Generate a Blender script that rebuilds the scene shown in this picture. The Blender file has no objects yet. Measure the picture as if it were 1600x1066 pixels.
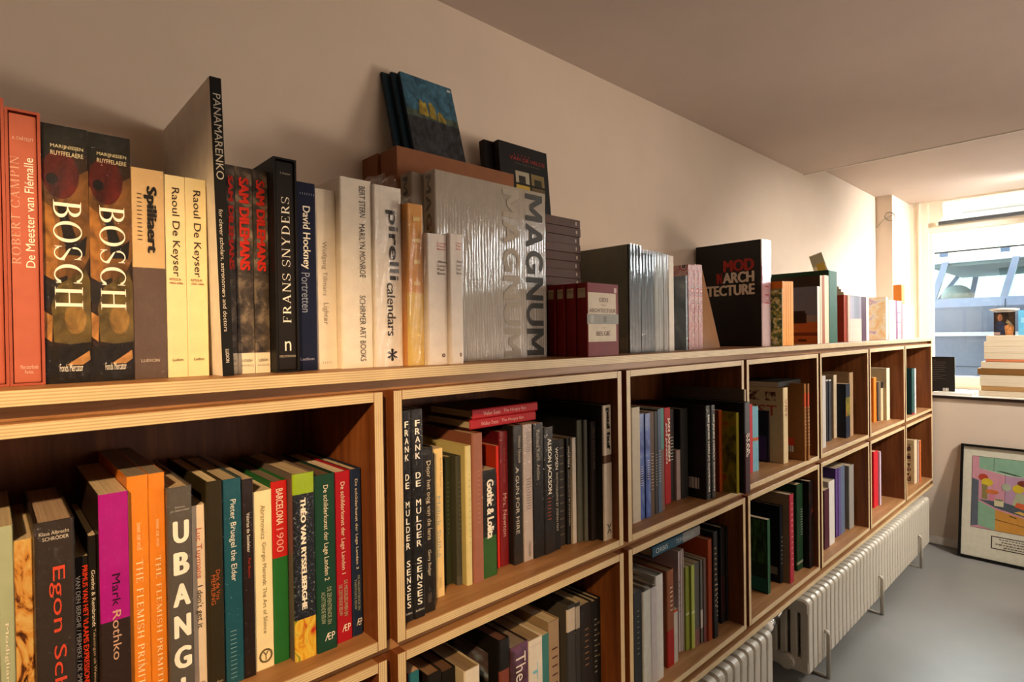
import bpy, bmesh, math, random
from mathutils import Matrix, Vector
random.seed(7)
SC = bpy.context.scene
COL = SC.collection
S = .62                      # one bookcase module (outer width plus gap), metres
FZ = 1.965                   # top of the upper row of boxes above the floor, in modules
PI = math.pi

def V(x, y, z):              # module units (front plane of the boxes is y=0) to metres
    return Vector((x*S, y*S, (z+FZ)*S))

# ---------------------------------------------------------------- camera, world, lights, exposure
cam = bpy.data.cameras.new('camera'); camo = bpy.data.objects.new('camera', cam); COL.objects.link(camo)
cam.sensor_width = 36; cam.lens = 19.9866; cam.clip_start = .02
camo.matrix_world = Matrix.Translation((.145762, -.789, 1.302856)) @ Matrix(((.732642, .016869, -.680405), (-.680464, -.002892, -.732776), (-.014329, .999854, .00936))).to_4x4()
SC.camera = camo
SC.view_settings.view_transform = 'Standard'; SC.view_settings.look = 'None'
SC.view_settings.gamma = 1; SC.view_settings.use_curve_mapping = False
SC.view_settings.exposure = EXPO = 0.0
world = bpy.data.worlds.new('sky'); SC.world = world; world.use_nodes = True
bgn = world.node_tree.nodes['Background']; bgn.inputs[0].default_value = (.92, .96, 1, 1); bgn.inputs[1].default_value = 5.8

def light(name, kind, loc, aim, energy, color, **kw):
    l = bpy.data.lights.new(name, kind); o = bpy.data.objects.new(name, l); COL.objects.link(o)
    o.location = loc; o.rotation_euler = (Vector(aim)-Vector(loc)).to_track_quat('-Z', 'Y').to_euler()
    l.energy = energy; l.color = color
    for k, v in kw.items(): setattr(l, k, v)
    return o
WARM = (1, .66, .34); SOFT = (1, .85, .70); DAY = (1, .96, .90)
light('ceiling_spot_near', 'SPOT', V(-.75, -2.0, 1.34), V(.28, 0, -.6), 182, WARM, spot_size=math.radians(51), spot_blend=.55, shadow_soft_size=.03)
light('ceiling_spot_middle', 'SPOT', V(2.3, -2.3, 1.34), V(2.5, 0, -.6), 7, SOFT, spot_size=math.radians(64), spot_blend=.8, shadow_soft_size=.05)
light('ceiling_spot_far', 'SPOT', V(4.4, -2.3, 1.34), V(4.9, 0, -.3), 95, (1, .90, .79), spot_size=math.radians(80), spot_blend=.8, shadow_soft_size=.05)
light('window_display_spot', 'SPOT', V(6.0, -2.4, 1.44), V(6.95, -.15, -.85), 185, (1, .94, .86), spot_size=math.radians(90), spot_blend=.8, shadow_soft_size=.05)
light('pier_fill_spot', 'SPOT', V(7.3, -1.0, 1.46), V(7.15, .4, .6), 55, DAY, spot_size=math.radians(110), spot_blend=.8, shadow_soft_size=.05)  # added spot over the sill to brighten the pier; no known lamp there
sky = light('sky_above_street', 'AREA', V(11.5, -1.5, 5.0), V(7.4, -1.2, .2), 3200, (.95, .98, 1), shape='RECTANGLE', size=3.5, size_y=6)
sun = light('sun', 'SUN', V(12, -2, 8), V(12, -2, 8)+Vector((.35, .5, -1)), 4.0, (1, .96, .9), angle=math.radians(1))
light('wall_fill_spot', 'SPOT', V(6.3, -3.4, -.3), V(.8, .4, 1.25), 190, (1, .82, .66), spot_size=math.radians(46), spot_blend=1.0, shadow_soft_size=.35)  # invented spot that lifts the wall and ceiling; no uplighter is known
fill = light('room_fill_panel', 'AREA', V(4.2, -5.9, .1), V(3.8, 0, .5), 26, (1, .84, .72), shape='RECTANGLE', size=3.4, size_y=1.2)  # added soft fill for the whole room, with no window behind it

# ---------------------------------------------------------------- materials
def lin(h):
    if isinstance(h, (tuple, list)): return (*h[:3], 1)
    h = h.lstrip('#')
    if len(h) == 3: h = ''.join(c*2 for c in h)
    return (*[(v/12.92 if v <= .04045 else ((v+.055)/1.055)**2.4) for v in (int(h[i:i+2], 16)/255 for i in (0, 2, 4))], 1)
MATS = {}
def newmat(key):
    m = bpy.data.materials.new(key); m.use_nodes = True; MATS[key] = m
    return m, m.node_tree.nodes, m.node_tree.links, m.node_tree.nodes['Principled BSDF']
def coords(n, l, scale, kind='Object', rot=None):
    tc = n.new('ShaderNodeTexCoord'); mp = n.new('ShaderNodeMapping'); mp.inputs['Scale'].default_value = scale
    if rot: mp.inputs['Rotation'].default_value = rot
    l.new(tc.outputs[kind], mp.inputs[0]); return mp.outputs[0]
def ramp(n, stops, interp='LINEAR'):
    r = n.new('ShaderNodeValToRGB'); e = r.color_ramp; e.interpolation = interp
    while len(e.elements) < len(stops): e.elements.new(.5)
    for el, (p, c) in zip(e.elements, stops): el.position = p; el.color = lin(c)
    return r
def noise(n, l, vec, scale, detail=4, rough=.5, dist=0):
    t = n.new('ShaderNodeTexNoise'); t.inputs['Scale'].default_value = scale; t.inputs['Detail'].default_value = detail
    t.inputs['Roughness'].default_value = rough; t.inputs['Distortion'].default_value = dist
    if vec: l.new(vec, t.inputs['Vector'])
    return t
def bump(n, l, src, b, strength, dist=.001):
    bp = n.new('ShaderNodeBump'); bp.inputs['Strength'].default_value = strength; bp.inputs['Distance'].default_value = dist
    l.new(src, bp.inputs['Height']); l.new(bp.outputs[0], b.inputs['Normal']); return bp
def plain(color, rough=.45, spec=.22, metal=0, coat=0, var=.06):
    key = 'paint_%s_%d_%d_%d' % (str(color).strip('#'), rough*100, metal*10, coat*10)
    if key in MATS: return MATS[key]
    m, n, l, b = newmat(key)
    c = lin(color)
    t = noise(n, l, coords(n, l, (1, 1, 1)), 40, 3)
    r = ramp(n, [(.3, tuple(v*(1-var) for v in c[:3])), (.7, tuple(min(1, v*(1+var)) for v in c[:3]))])
    l.new(t.outputs[0], r.inputs[0]); l.new(r.outputs[0], b.inputs['Base Color'])
    b.inputs['Roughness'].default_value = rough; b.inputs['Metallic'].default_value = metal
    b.inputs['Coat Weight'].default_value = coat; b.inputs['Coat Roughness'].default_value = .12; b.inputs['Specular IOR Level'].default_value = spec
    return m
def ramped(key, stops, scale=(1, 1, 1), nscale=8, detail=5, dist=0, rough=.4, kind='Object', interp='LINEAR', tex='noise', nrough=.55):
    if key in MATS: return MATS[key]
    m, n, l, b = newmat(key)
    v = coords(n, l, scale, kind)
    if tex == 'noise': out = noise(n, l, v, nscale, detail, nrough, dist).outputs[0]
    elif tex == 'voronoi':
        t = n.new('ShaderNodeTexVoronoi'); t.inputs['Scale'].default_value = nscale; t.inputs['Randomness'].default_value = .45; l.new(v, t.inputs['Vector'])
        mu = n.new('ShaderNodeMath'); mu.operation = 'MULTIPLY'; mu.inputs[1].default_value = 22; l.new(t.outputs['Distance'], mu.inputs[0])
        fr = n.new('ShaderNodeMath'); fr.operation = 'PINGPONG'; fr.inputs[1].default_value = 1.0
        mu.inputs[1].default_value = 5; l.new(mu.outputs[0], fr.inputs[0]); out = fr.outputs[0]
    else:
        t = n.new('ShaderNodeTexWave'); t.inputs['Scale'].default_value = nscale; t.inputs['Distortion'].default_value = dist; t.inputs['Detail'].default_value = detail
        t.bands_direction = tex; l.new(v, t.inputs['Vector']); out = t.outputs['Fac']
    r = ramp(n, stops, interp); l.new(out, r.inputs[0]); l.new(r.outputs[0], b.inputs['Base Color'])
    b.inputs['Roughness'].default_value = rough; b.inputs['Specular IOR Level'].default_value = .25
    return m
ART = dict(
    bosch=lambda: ramped('art_dark_gold_painting', [(.28, '#120c07'), (.42, '#2e1a0e'), (.5, '#6a4a1c'), (.56, '#a5712c'), (.62, '#5c1c12'), (.72, '#c9a468')], (40, 40, 17), 1.0, 4, 1.2, .35),
    stone=lambda: ramped('art_grey_stone', [(.3, '#1c1713'), (.5, '#4a4038'), (.6, '#7a6a58'), (.75, '#a08c72')], (20, 20, 20), 2.2, 8, .4, .4),
    circles=lambda: ramped('art_pink_circles', [(0, '#1a1420'), (.22, '#e8c8c0'), (.4, '#a02838'), (.6, '#c86a70'), (.8, '#e6d2c4'), (1, '#8a3040')], (25, 25, 25), 1.0, tex='voronoi'),
    calli=lambda: ramped('art_ochre_strokes', [(.36, '#15100a'), (.42, '#6a3a1c'), (.47, '#c98a3c'), (.6, '#d9b870'), (.72, '#b86a30')], (30, 30, 14), 1.0, 6, 2.5),
    rysse=lambda: ramped('art_night_dots', [(.4, '#14161c'), (.55, '#22242a'), (.62, '#3c4a5e'), (.7, '#8a8a70')], (1, 1, 1), 260, 2, 0),
    bluecloud=lambda: ramped('art_blue_clouds', [(.3, '#23346a'), (.5, '#4a64a8'), (.62, '#7c90bc'), (.75, '#2a3658')], (18, 18, 14), 1.0, 4, .8),
    purp=lambda: ramped('art_dusk_picture', [(.3, '#1c1016'), (.45, '#4a2c34'), (.55, '#6a4a6a'), (.65, '#7a3a2a'), (.75, '#a89ab0')], (16, 16, 12), 1.0, 4, .8),
    redfleck=lambda: ramped('art_red_flecks', [(.5, '#14100e'), (.62, '#3a1a14'), (.7, '#8a2a1c')], (1, 1, 1), 40, 3, 0),
    yellowpaint=lambda: ramped('art_yellow_painting', [(.3, '#b82a1c'), (.42, '#d9a82a'), (.55, '#e0c04a'), (.65, '#6a7a1c'), (.72, '#1c1a14')], (60, 60, 30), 1.0, 3, 1.2),
    figure=lambda: ramped('art_grey_blue_photo', [(.3, '#56606a'), (.5, '#7a848c'), (.62, '#a8aaa6'), (.75, '#3c4248')], (12, 12, 12), 1.0, 3, .5),
    plant=lambda: ramped('art_sunlit_leaves', [(.3, '#2c3a2a'), (.45, '#5c7040'), (.55, '#c8b84a'), (.65, '#f0e8c8'), (.75, '#6a84a0')], (60, 60, 60), 1.0, 4, .6),
    comic=lambda: ramped('art_yellow_comic', [(.3, '#2c2a10'), (.45, '#6a6018'), (.55, '#8a7c1c'), (.68, '#a03020'), (.74, '#7a6e1a')], (22, 22, 16), 1.0, 3, .5),
    bleach=lambda: ramped('art_pale_picture', [(.3, '#efb878'), (.45, '#f4dcae'), (.55, '#f8f0dc'), (.66, '#c8aac8'), (.75, '#f2e2b0')], (16, 16, 16), 1.0, 3, .5),  # picture in pale orange, cream and lilac tones
    ink=lambda: ramped('art_ink_figure', [(.42, '#3a1f18'), (.52, '#7a5038'), (.6, '#c4a878')], (60, 60, 60), 1.0, 3, .8),
    rust=lambda: ramped('art_rusty_fabric', [(.3, '#1c1610'), (.5, '#4a3826'), (.65, '#7a6040'), (.8, '#2a2a22')], (1, 1, 1), 60, 6, 0),
    grass=lambda: ramped('art_dark_grass', [(.35, '#0e2414'), (.5, '#1f4a26'), (.62, '#3c6a38'), (.75, '#16301c')], (120, 120, 20), 1.0, 4, .4),
    land=lambda: ramped('art_dusk_landscape', [(.35, '#1c1a1a'), (.5, '#5a4a48'), (.6, '#7a8894'), (.75, '#a8b0b4')], (8, 8, 26), 1.0, 3, .4),
    barcode=lambda: ramped('art_barcode', [(.0, '#202020'), (.42, '#202020'), (.46, '#d8d2c6'), (1, '#d8d2c6')], (1, 300, 0), 1.0, 3, 0, interp='CONSTANT'),
)
def col(c, rough=.55, coat=0):
    if isinstance(c, str) and c.startswith('@'): return ART[c[1:]]()
    if isinstance(c, str) and c.startswith('~'):
        q = lin(c[1:]); return ramped('brushwork_'+c[2:], [(.3, tuple(v*.35 for v in q[:3])), (.5, q), (.68, tuple(min(1, v*1.6) for v in q[:3]))], (60, 60, 38), 1.0, 5, .8, .35)
    return plain(c, rough, coat=coat)

def wood(key, scale, c1, c2, c3, rough=.42):
    m, n, l, b = newmat(key)
    v = coords(n, l, scale)
    t = noise(n, l, v, 1.0, 7, .62, .9)
    r = ramp(n, [(.25, c1), (.5, c2), (.75, c3)]); l.new(t.outputs[0], r.inputs[0])
    t2 = noise(n, l, coords(n, l, tuple(s*6 for s in scale)), 1.0, 3, .6)
    mx = n.new('ShaderNodeMix'); mx.data_type = 'RGBA'; mx.blend_type = 'MULTIPLY'; mx.inputs[0].default_value = .35
    r2 = ramp(n, [(.35, (.55, .55, .55)), (.65, (1, 1, 1))]); l.new(t2.outputs[0], r2.inputs[0])
    l.new(r.outputs[0], mx.inputs[6]); l.new(r2.outputs[0], mx.inputs[7]); l.new(mx.outputs[2], b.inputs['Base Color'])
    b.inputs['Roughness'].default_value = rough; b.inputs['Specular IOR Level'].default_value = .3; bump(n, l, t2.outputs[0], b, .06)
    return m
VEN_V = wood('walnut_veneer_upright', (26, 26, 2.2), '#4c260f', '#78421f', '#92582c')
VEN_H = wood('walnut_veneer_level_lit', (2.2, 26, 26), '#83562f', '#a37448', '#b5885a')  # paler copy of the walnut; brightness caught by level panels is in its colour
def ply(key, axis):
    m, n, l, b = newmat(key)
    v = coords(n, l, (1, 1, 1))
    t = n.new('ShaderNodeTexWave'); t.bands_direction = axis; t.inputs['Scale'].default_value = 88; t.inputs['Distortion'].default_value = .35
    t.inputs['Detail'].default_value = 2; t.inputs['Detail Scale'].default_value = .6; l.new(v, t.inputs['Vector'])
    r = ramp(n, [(.1, '#c6a676'), (.4, '#d8bc8c'), (.85, '#e0c898')]); l.new(t.outputs['Fac'], r.inputs[0])
    t2 = noise(n, l, coords(n, l, (9, 9, 9)), 2, 4)
    r2 = ramp(n, [(.35, (.86, .86, .86)), (.7, (1.0, 1.0, 1.0))]); l.new(t2.outputs[0], r2.inputs[0])
    mx = n.new('ShaderNodeMix'); mx.data_type = 'RGBA'; mx.blend_type = 'MULTIPLY'; mx.inputs[0].default_value = 1
    l.new(r.outputs[0], mx.inputs[6]); l.new(r2.outputs[0], mx.inputs[7]); l.new(mx.outputs[2], b.inputs['Base Color'])
    b.inputs['Roughness'].default_value = .5
    return m
PLY_H = ply('plywood_edge_level', 'Z'); PLY_V = ply('plywood_edge_upright', 'X')
def wall_mat(key, c, rough=.85):
    m, n, l, b = newmat(key)
    t = noise(n, l, coords(n, l, (1, 1, 1)), 3, 6, .6); cc = lin(c)
    r = ramp(n, [(.3, tuple(v*.95 for v in cc[:3])), (.7, tuple(v*1.03 for v in cc[:3]))]); l.new(t.outputs[0], r.inputs[0]); l.new(r.outputs[0], b.inputs['Base Color'])
    b.inputs['Roughness'].default_value = rough
    bump(n, l, noise(n, l, coords(n, l, (1, 1, 1)), 220, 3).outputs[0], b, .05)
    return m
WALL = wall_mat('wall_plaster', '#dccab6'); CEIL = wall_mat('ceiling_paint', '#cdbcb0'); CREAM = wall_mat('window_wood_paint', '#efe2cc', .5)
SILLM = plain('#d8cfc4', .4); DARK = plain('#1a120c', .4); WHITE = plain('#e6dfd4', .35); ENAMEL = plain('#bab2a2', .38, spec=.4)
BLACK = plain('#100e0c', .35); CHROME = plain('#b8b8b8', .18, metal=1)
def floor_mat():
    m, n, l, b = newmat('polished_concrete')
    t = noise(n, l, coords(n, l, (1, 1, 1)), 2.2, 8, .6, .4); r = ramp(n, [(.3, '#6c6b69'), (.5, '#757471'), (.7, '#7e7c79')])
    l.new(t.outputs[0], r.inputs[0]); l.new(r.outputs[0], b.inputs['Base Color'])
    r2 = ramp(n, [(.3, (.34,)*3), (.7, (.44,)*3)]); l.new(t.outputs[0], r2.inputs[0]); l.new(r2.outputs[0], b.inputs['Roughness'])
    bump(n, l, noise(n, l, coords(n, l, (1, 1, 1)), 30, 5).outputs[0], b, .03)
    return m
FLOOR = floor_mat()
def pages_mat(c):
    key = 'page_edges_'+c.strip('#')
    if key in MATS: return MATS[key]
    m, n, l, b = newmat(key); cc = lin(c)
    t = noise(n, l, coords(n, l, (900, 6, 6)), 1, 2); r = ramp(n, [(.35, tuple(v*.72 for v in cc[:3])), (.65, cc)])
    l.new(t.outputs[0], r.inputs[0]); l.new(r.outputs[0], b.inputs['Base Color']); b.inputs['Roughness'].default_value = .7
    return m
def wrap_mat(key, stretch, strength, base, mult=.4, rough=.07, wave=None, axis='Y'):
    m, n, l, b = newmat(key)
    n.remove(b); out = n['Material Output']
    t = noise(n, l, coords(n, l, stretch), 1, 4, .6, 1.2); src = t.outputs[0]
    if wave:
        w_ = n.new('ShaderNodeTexWave'); w_.bands_direction = axis; w_.inputs['Scale'].default_value = wave; w_.inputs['Distortion'].default_value = 5; w_.inputs['Detail'].default_value = 2; w_.inputs['Detail Scale'].default_value = 1.5
        l.new(coords(n, l, (1, 1, .12)), w_.inputs['Vector']); src = w_.outputs['Fac']
    bp = n.new('ShaderNodeBump'); bp.inputs['Strength'].default_value = strength; bp.inputs['Distance'].default_value = .004; l.new(src, bp.inputs['Height'])
    g = n.new('ShaderNodeBsdfGlossy'); g.inputs['Roughness'].default_value = rough; l.new(bp.outputs[0], g.inputs['Normal'])
    tr = n.new('ShaderNodeBsdfTransparent')
    f = n.new('ShaderNodeFresnel'); f.inputs['IOR'].default_value = 1.5; l.new(bp.outputs[0], f.inputs['Normal'])
    ad = n.new('ShaderNodeMath'); ad.operation = 'MULTIPLY_ADD'; ad.inputs[1].default_value = mult; ad.inputs[2].default_value = base; ad.use_clamp = True; l.new(f.outputs[0], ad.inputs[0])
    ge = n.new('ShaderNodeNewGeometry'); iv = n.new('ShaderNodeMath'); iv.operation = 'SUBTRACT'; iv.inputs[0].default_value = 1; l.new(ge.outputs['Backfacing'], iv.inputs[1])
    mu = n.new('ShaderNodeMath'); mu.operation = 'MULTIPLY'; l.new(ad.outputs[0], mu.inputs[0]); l.new(iv.outputs[0], mu.inputs[1])
    mx = n.new('ShaderNodeMixShader'); l.new(mu.outputs[0], mx.inputs[0]); l.new(tr.outputs[0], mx.inputs[1]); l.new(g.outputs[0], mx.inputs[2]); l.new(mx.outputs[0], out.inputs[0])
    return m
WRAP = wrap_mat('shrink_film', (150, 150, 60), .75, .0, .45, .035); WRAP2 = wrap_mat('loose_clear_plastic', (70, 70, 40), 1.0, .07, .6, .05)
WRAPS = wrap_mat('streaky_film', (1, 1, 1), .9, .01, .3, .10, wave=22, axis='X')
WRAPX = wrap_mat('stretched_film', (1, 1, 1), .55, .10, .3, .17, wave=42)
def glass_mat(key, tint=(1, 1, 1), base=.0):
    m, n, l, b = newmat(key); n.remove(b); out = n['Material Output']
    tr = n.new('ShaderNodeBsdfTransparent'); tr.inputs[0].default_value = (*tint, 1)
    g = n.new('ShaderNodeBsdfGlossy'); g.inputs['Roughness'].default_value = .02
    f = n.new('ShaderNodeFresnel'); f.inputs['IOR'].default_value = 1.45
    ge = n.new('ShaderNodeNewGeometry'); iv = n.new('ShaderNodeMath'); iv.operation = 'SUBTRACT'; iv.inputs[0].default_value = 1; l.new(ge.outputs['Backfacing'], iv.inputs[1])
    mu = n.new('ShaderNodeMath'); mu.operation = 'MULTIPLY'; l.new(f.outputs[0], mu.inputs[0]); l.new(iv.outputs[0], mu.inputs[1])
    mx = n.new('ShaderNodeMixShader'); l.new(mu.outputs[0], mx.inputs[0]); l.new(tr.outputs[0], mx.inputs[1]); l.new(g.outputs[0], mx.inputs[2]); l.new(mx.outputs[0], out.inputs[0])
    return m
GLASS = glass_mat('window_glass', (.97, .99, .98)); CARGLASS = glass_mat('car_glass', (.62, .74, .74))

# ---------------------------------------------------------------- object helpers
def mesh_obj(name, verts, faces, mats, parent=None, mi=None, smooth=False):
    me = bpy.data.meshes.new(name); me.from_pydata([tuple(v) for v in verts], [], faces)
    for m in (mats if isinstance(mats, (list, tuple)) else [mats]): me.materials.append(m)
    if mi:
        for p, i in zip(me.polygons, mi): p.material_index = i
    me.update()
    if smooth:
        for p in me.polygons: p.use_smooth = True
    o = bpy.data.objects.new(name, me); COL.objects.link(o)
    if parent: o.parent = parent
    return o
def from_bm(name, bm, mats, parent=None, smooth=False):
    me = bpy.data.meshes.new(name); bm.to_mesh(me); bm.free()
    for m in (mats if isinstance(mats, (list, tuple)) else [mats]): me.materials.append(m)
    if smooth:
        for p in me.polygons: p.use_smooth = True
    o = bpy.data.objects.new(name, me); COL.objects.link(o)
    if parent: o.parent = parent
    return o
def box(bm, lo, hi, mi=0, front=None):
    vs = [bm.verts.new((x, y, z)) for x in (lo[0], hi[0]) for y in (lo[1], hi[1]) for z in (lo[2], hi[2])]
    for k, q in enumerate(((0, 1, 3, 2), (4, 6, 7, 5), (0, 4, 5, 1), (2, 3, 7, 6), (0, 2, 6, 4), (1, 5, 7, 3))):
        f = bm.faces.new([vs[i] for i in q]); f.material_index = front if (k == 2 and front is not None) else mi
def bevel(bm, w, seg=1):
    bmesh.ops.bevel(bm, geom=bm.edges[:], offset=w, segments=seg, affect='EDGES', profile=.6, clamp_overlap=True)
def boxobj(name, lo, hi, mats, parent=None, bev=0, front=None, origin=True):
    lo, hi = Vector(lo), Vector(hi); org = lo.copy() if origin else Vector((0, 0, 0))
    bm = bmesh.new(); box(bm, lo-org, hi-org, 0, front)
    if bev: bevel(bm, bev)
    o = from_bm(name, bm, mats, parent); o.location = org if not parent else org-Vector(parent.location)
    return o
def tag(o, label, cat, group=None, kind=None):
    if label: o['label'] = label
    if cat: o['category'] = cat
    if group: o['group'] = group
    if kind: o['kind'] = kind
    return o
def thing(name, label, cat, loc=(0, 0, 0), group=None, rot=None):
    o = bpy.data.objects.new(name, None); COL.objects.link(o); o.location = loc; o.empty_display_size = .05
    if rot: o.rotation_euler = rot
    return tag(o, label, cat, group)
def struct(name, lo, hi, mat, front=None, bev=0):
    o = boxobj(name, lo, hi, mat, bev=bev, front=front); o['kind'] = 'structure'; return o
def tube(bm, pts, r, seg=10, closed=False):
    rings = []
    n = len(pts)
    for i, p in enumerate(pts):
        a = Vector(pts[(i-1) % n] if (closed or i) else pts[0]); c = Vector(pts[(i+1) % n] if (closed or i < n-1) else pts[-1])
        d = (c-a).normalized(); up = Vector((0, 0, 1)) if abs(d.z) < .9 else Vector((1, 0, 0))
        s = d.cross(up).normalized(); t = s.cross(d)
        rings.append([bm.verts.new(Vector(p)+r*(math.cos(2*PI*k/seg)*s+math.sin(2*PI*k/seg)*t)) for k in range(seg)])
    for i in range(n if closed else n-1):
        A, B = rings[i], rings[(i+1) % n]
        for k in range(seg): bm.faces.new((A[k], A[(k+1) % seg], B[(k+1) % seg], B[k]))
    if not closed: bm.faces.new(rings[0][::-1]); bm.faces.new(rings[-1])

# ---------------------------------------------------------------- lettering
GLYPH = {}
def glyphs(texts):
    tmp = []
    for key in texts:
        cu = bpy.data.curves.new('t', 'FONT'); cu.body = key[0]; cu.resolution_u = 3; cu.size = 1
        o = bpy.data.objects.new('t', cu); COL.objects.link(o); tmp.append((key, o, cu))
    bpy.context.view_layer.update(); dg = bpy.context.evaluated_depsgraph_get()
    for key, o, cu in tmp:
        me = bpy.data.meshes.new_from_object(o.evaluated_get(dg))
        vs = [v.co.copy() for v in me.vertices]; fs = [tuple(p.vertices) for p in me.polygons]
        if vs and key[1]:
            n0 = len(vs); base_v = list(vs); base_f = list(fs); vs = []; fs = []
            for q, (dx, dy) in enumerate(((-.022, 0), (0, .008), (.022, 0), (0, -.008)) if key[1] == 1 else ((-.06, 0), (-.035, .02), (-.035, -.02), (0, .025), (0, -.025), (.035, .02), (.035, -.02), (.06, 0))): vs += [Vector((v.x+dx, v.y+dy, q)) for v in base_v]; fs += [tuple(i+q*n0 for i in f) for f in base_f]
        if vs:
            x0, x1 = min(v.x for v in vs), max(v.x for v in vs); y0, y1 = min(v.y for v in vs), max(v.y for v in vs)
            GLYPH[key] = ([((v.x-x0)/max(1e-6, x1-x0), (v.y-y0)/max(1e-6, y1-y0), v.z) for v in vs], fs)
        bpy.data.meshes.remove(me)
    for key, o, cu in tmp: bpy.data.objects.remove(o); bpy.data.curves.remove(cu)
def faceframe(face, t, h, d, e):                 # local frame of a book face: origin at its top left, u to the right, v downwards
    if face == 's': return Vector((-t/2, -e, h)), Vector((t, 0, 0)), Vector((0, 0, -h))
    if face == 'l': return Vector((-t/2-e, d, h)), Vector((0, -d, 0)), Vector((0, 0, -h))
    return Vector((t/2+e, 0, h)), Vector((0, d, 0)), Vector((0, 0, -h))
def lettering(root, tx, t, h, d, e=.0009):
    for face, s, mode, u0, u1, v0, v1, c in tx:
        g = GLYPH.get((s, 'BK'.find(mode[-1])+1)) if mode[-1] not in 'SX' else serif(s, mode[-1] == 'X')
        if not g: continue
        O, U, W_ = faceframe(face, t, h, d, e); verts = []
        for a, b, *dq in g[0]:
            if mode[0] == 'h': u, v = u0+a*(u1-u0), v1-b*(v1-v0)
            elif mode[0] == 'd': u, v = u0+b*(u1-u0), v0+a*(v1-v0)
            else: u, v = u1-b*(u1-u0), v1-a*(v1-v0)
            verts.append(O+U*u+W_*v+(U.cross(W_).normalized()*(-.00003*dq[0]) if dq else Vector((0, 0, 0))))
        mesh_obj('title_lettering', verts, g[1], col(c, .5), root)
# upright roman capitals with thick stems, thin strokes and slab serifs: (kind, ...) strokes in a 0..1 high cell
def _r(x0, y0, x1, y1): return [(x0, y0), (x1, y0), (x1, y1), (x0, y1)]
def _sf(x, y, w=.2): return _r(x-w/2, y-.022 if y > .5 else y, x+w/2, y if y > .5 else y+.022)
def _stem(x, y0=0, y1=1, w=.13): return [_r(x-w/2, y0, x+w/2, y1), _sf(x, 0, .3), _sf(x, 1, .3)]
def _thin(x, w=.05): return [_r(x-w/2, 0, x+w/2, 1), _sf(x, 0, .24), _sf(x, 1, .24)]
def _arc(cx, cy, rx, ry, a0, a1, tw=.13, th=.045, n=16):
    out = []; pts_ = []
    for k in range(n+1):
        a = math.radians(a0+(a1-a0)*k/n); c, s_ = math.cos(a), math.sin(a)
        pts_.append(((cx+rx*c, cy+ry*s_), (cx+(rx-tw)*c, cy+(ry-th)*s_)))
    for p, q in zip(pts_, pts_[1:]): out.append([p[0], q[0], q[1], p[1]])
    return out
def _bar(x0, y0, x1, y1, w): return [[(x0-w/2, y0), (x0+w/2, y0), (x1+w/2, y1), (x1-w/2, y1)]]
SERIF = {
 'B': (.66, lambda: _stem(.17)+_arc(.3, .755, .3, .245, -90, 90)+_arc(.3, .265, .36, .265, -90, 90)+[_r(.1, .955, .32, 1), _r(.1, .49, .32, .535), _r(.1, 0, .32, .045)]),
 'O': (.84, lambda: _arc(.42, .5, .40, .52, 0, 360, .13, .04, 32)),
 'S': (.58, lambda: _arc(.29, .745, .25, .265, 20, 200, .07, .04)+_arc(.29, .265, .27, .275, -160, 20, .07, .04)+[[(.04, .74), (.10, .60), (.52, .36), (.56, .28), (.49, .22), (.42, .3), (.12, .52)], _r(.49, .72, .52, .98), _r(.03, .02, .06, .28)]),
 'C': (.76, lambda: _arc(.42, .5, .40, .52, 35, 325, .13, .04, 26)+[_r(.7, .68, .735, .98), _r(.7, .05, .735, .24)]),
 'H': (.86, lambda: _stem(.17)+_stem(.69)+[_r(.2, .48, .66, .53)]),
 'R': (.74, lambda: _stem(.17)+_arc(.3, .745, .31, .255, -90, 90)+[_r(.1, .955, .32, 1), _r(.1, .49, .32, .535)]+_bar(.36, .5, .64, 0, .14)+[_sf(.66, 0, .22)]),
 'E': (.64, lambda: _stem(.17)+[_r(.1, .955, .55, 1), _r(.1, 0, .58, .045), _r(.1, .49, .42, .535), _r(.53, .8, .56, 1), _r(.55, 0, .585, .22), _r(.4, .4, .43, .62)]),
 'F': (.6, lambda: _stem(.17)+[_r(.1, .955, .54, 1), _r(.1, .49, .42, .535), _r(.52, .8, .55, 1), _r(.4, .4, .43, .62)]),
 'T': (.68, lambda: _stem(.34)+[_r(.05, .955, .63, 1), _r(.04, .78, .075, 1), _r(.605, .78, .64, 1)]),
 'A': (.82, lambda: _bar(.12, 0, .41, 1, .05)+_bar(.66, 0, .39, 1, .13)+[_r(.22, .32, .58, .365), _sf(.12, 0, .22), _sf(.68, 0, .26)]),
 'M': (1.0, lambda: _thin(.14)+_stem(.82)+_bar(.48, 0, .18, 1, .13)+_bar(.48, 0, .8, 1, .05)),
 'P': (.66, lambda: _stem(.17)+_arc(.3, .73, .32, .27, -90, 90)+[_r(.1, .955, .32, 1), _r(.1, .46, .32, .505)]),
 'I': (.34, lambda: _stem(.17)),
 'N': (.86, lambda: _thin(.14)+_thin(.7)+_bar(.68, 0, .16, 1, .13)),
 'Y': (.78, lambda: [_r(.325, 0, .455, .48), _sf(.39, 0, .3)]+_bar(.4, .44, .12, 1, .13)+_bar(.4, .44, .66, 1, .05)+[_sf(.12, 1, .28), _sf(.66, 1, .22)]),
 'D': (.82, lambda: _stem(.17)+_arc(.3, .5, .46, .5, -90, 90, .13, .045)+[_r(.1, .955, .32, 1), _r(.1, 0, .32, .045)]),
 'L': (.62, lambda: _stem(.17)+[_r(.1, 0, .56, .045), _r(.53, 0, .565, .24)]),
 'G': (.82, lambda: _arc(.42, .5, .40, .52, 40, 320, .13, .04, 26)+[_r(.62, .04, .75, .44), _sf(.685, .44, .26)]),
 'V': (.8, lambda: _bar(.4, 0, .12, 1, .13)+_bar(.42, 0, .68, 1, .05)+[_sf(.12, 1, .28), _sf(.68, 1, .22)]),
}
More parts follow.
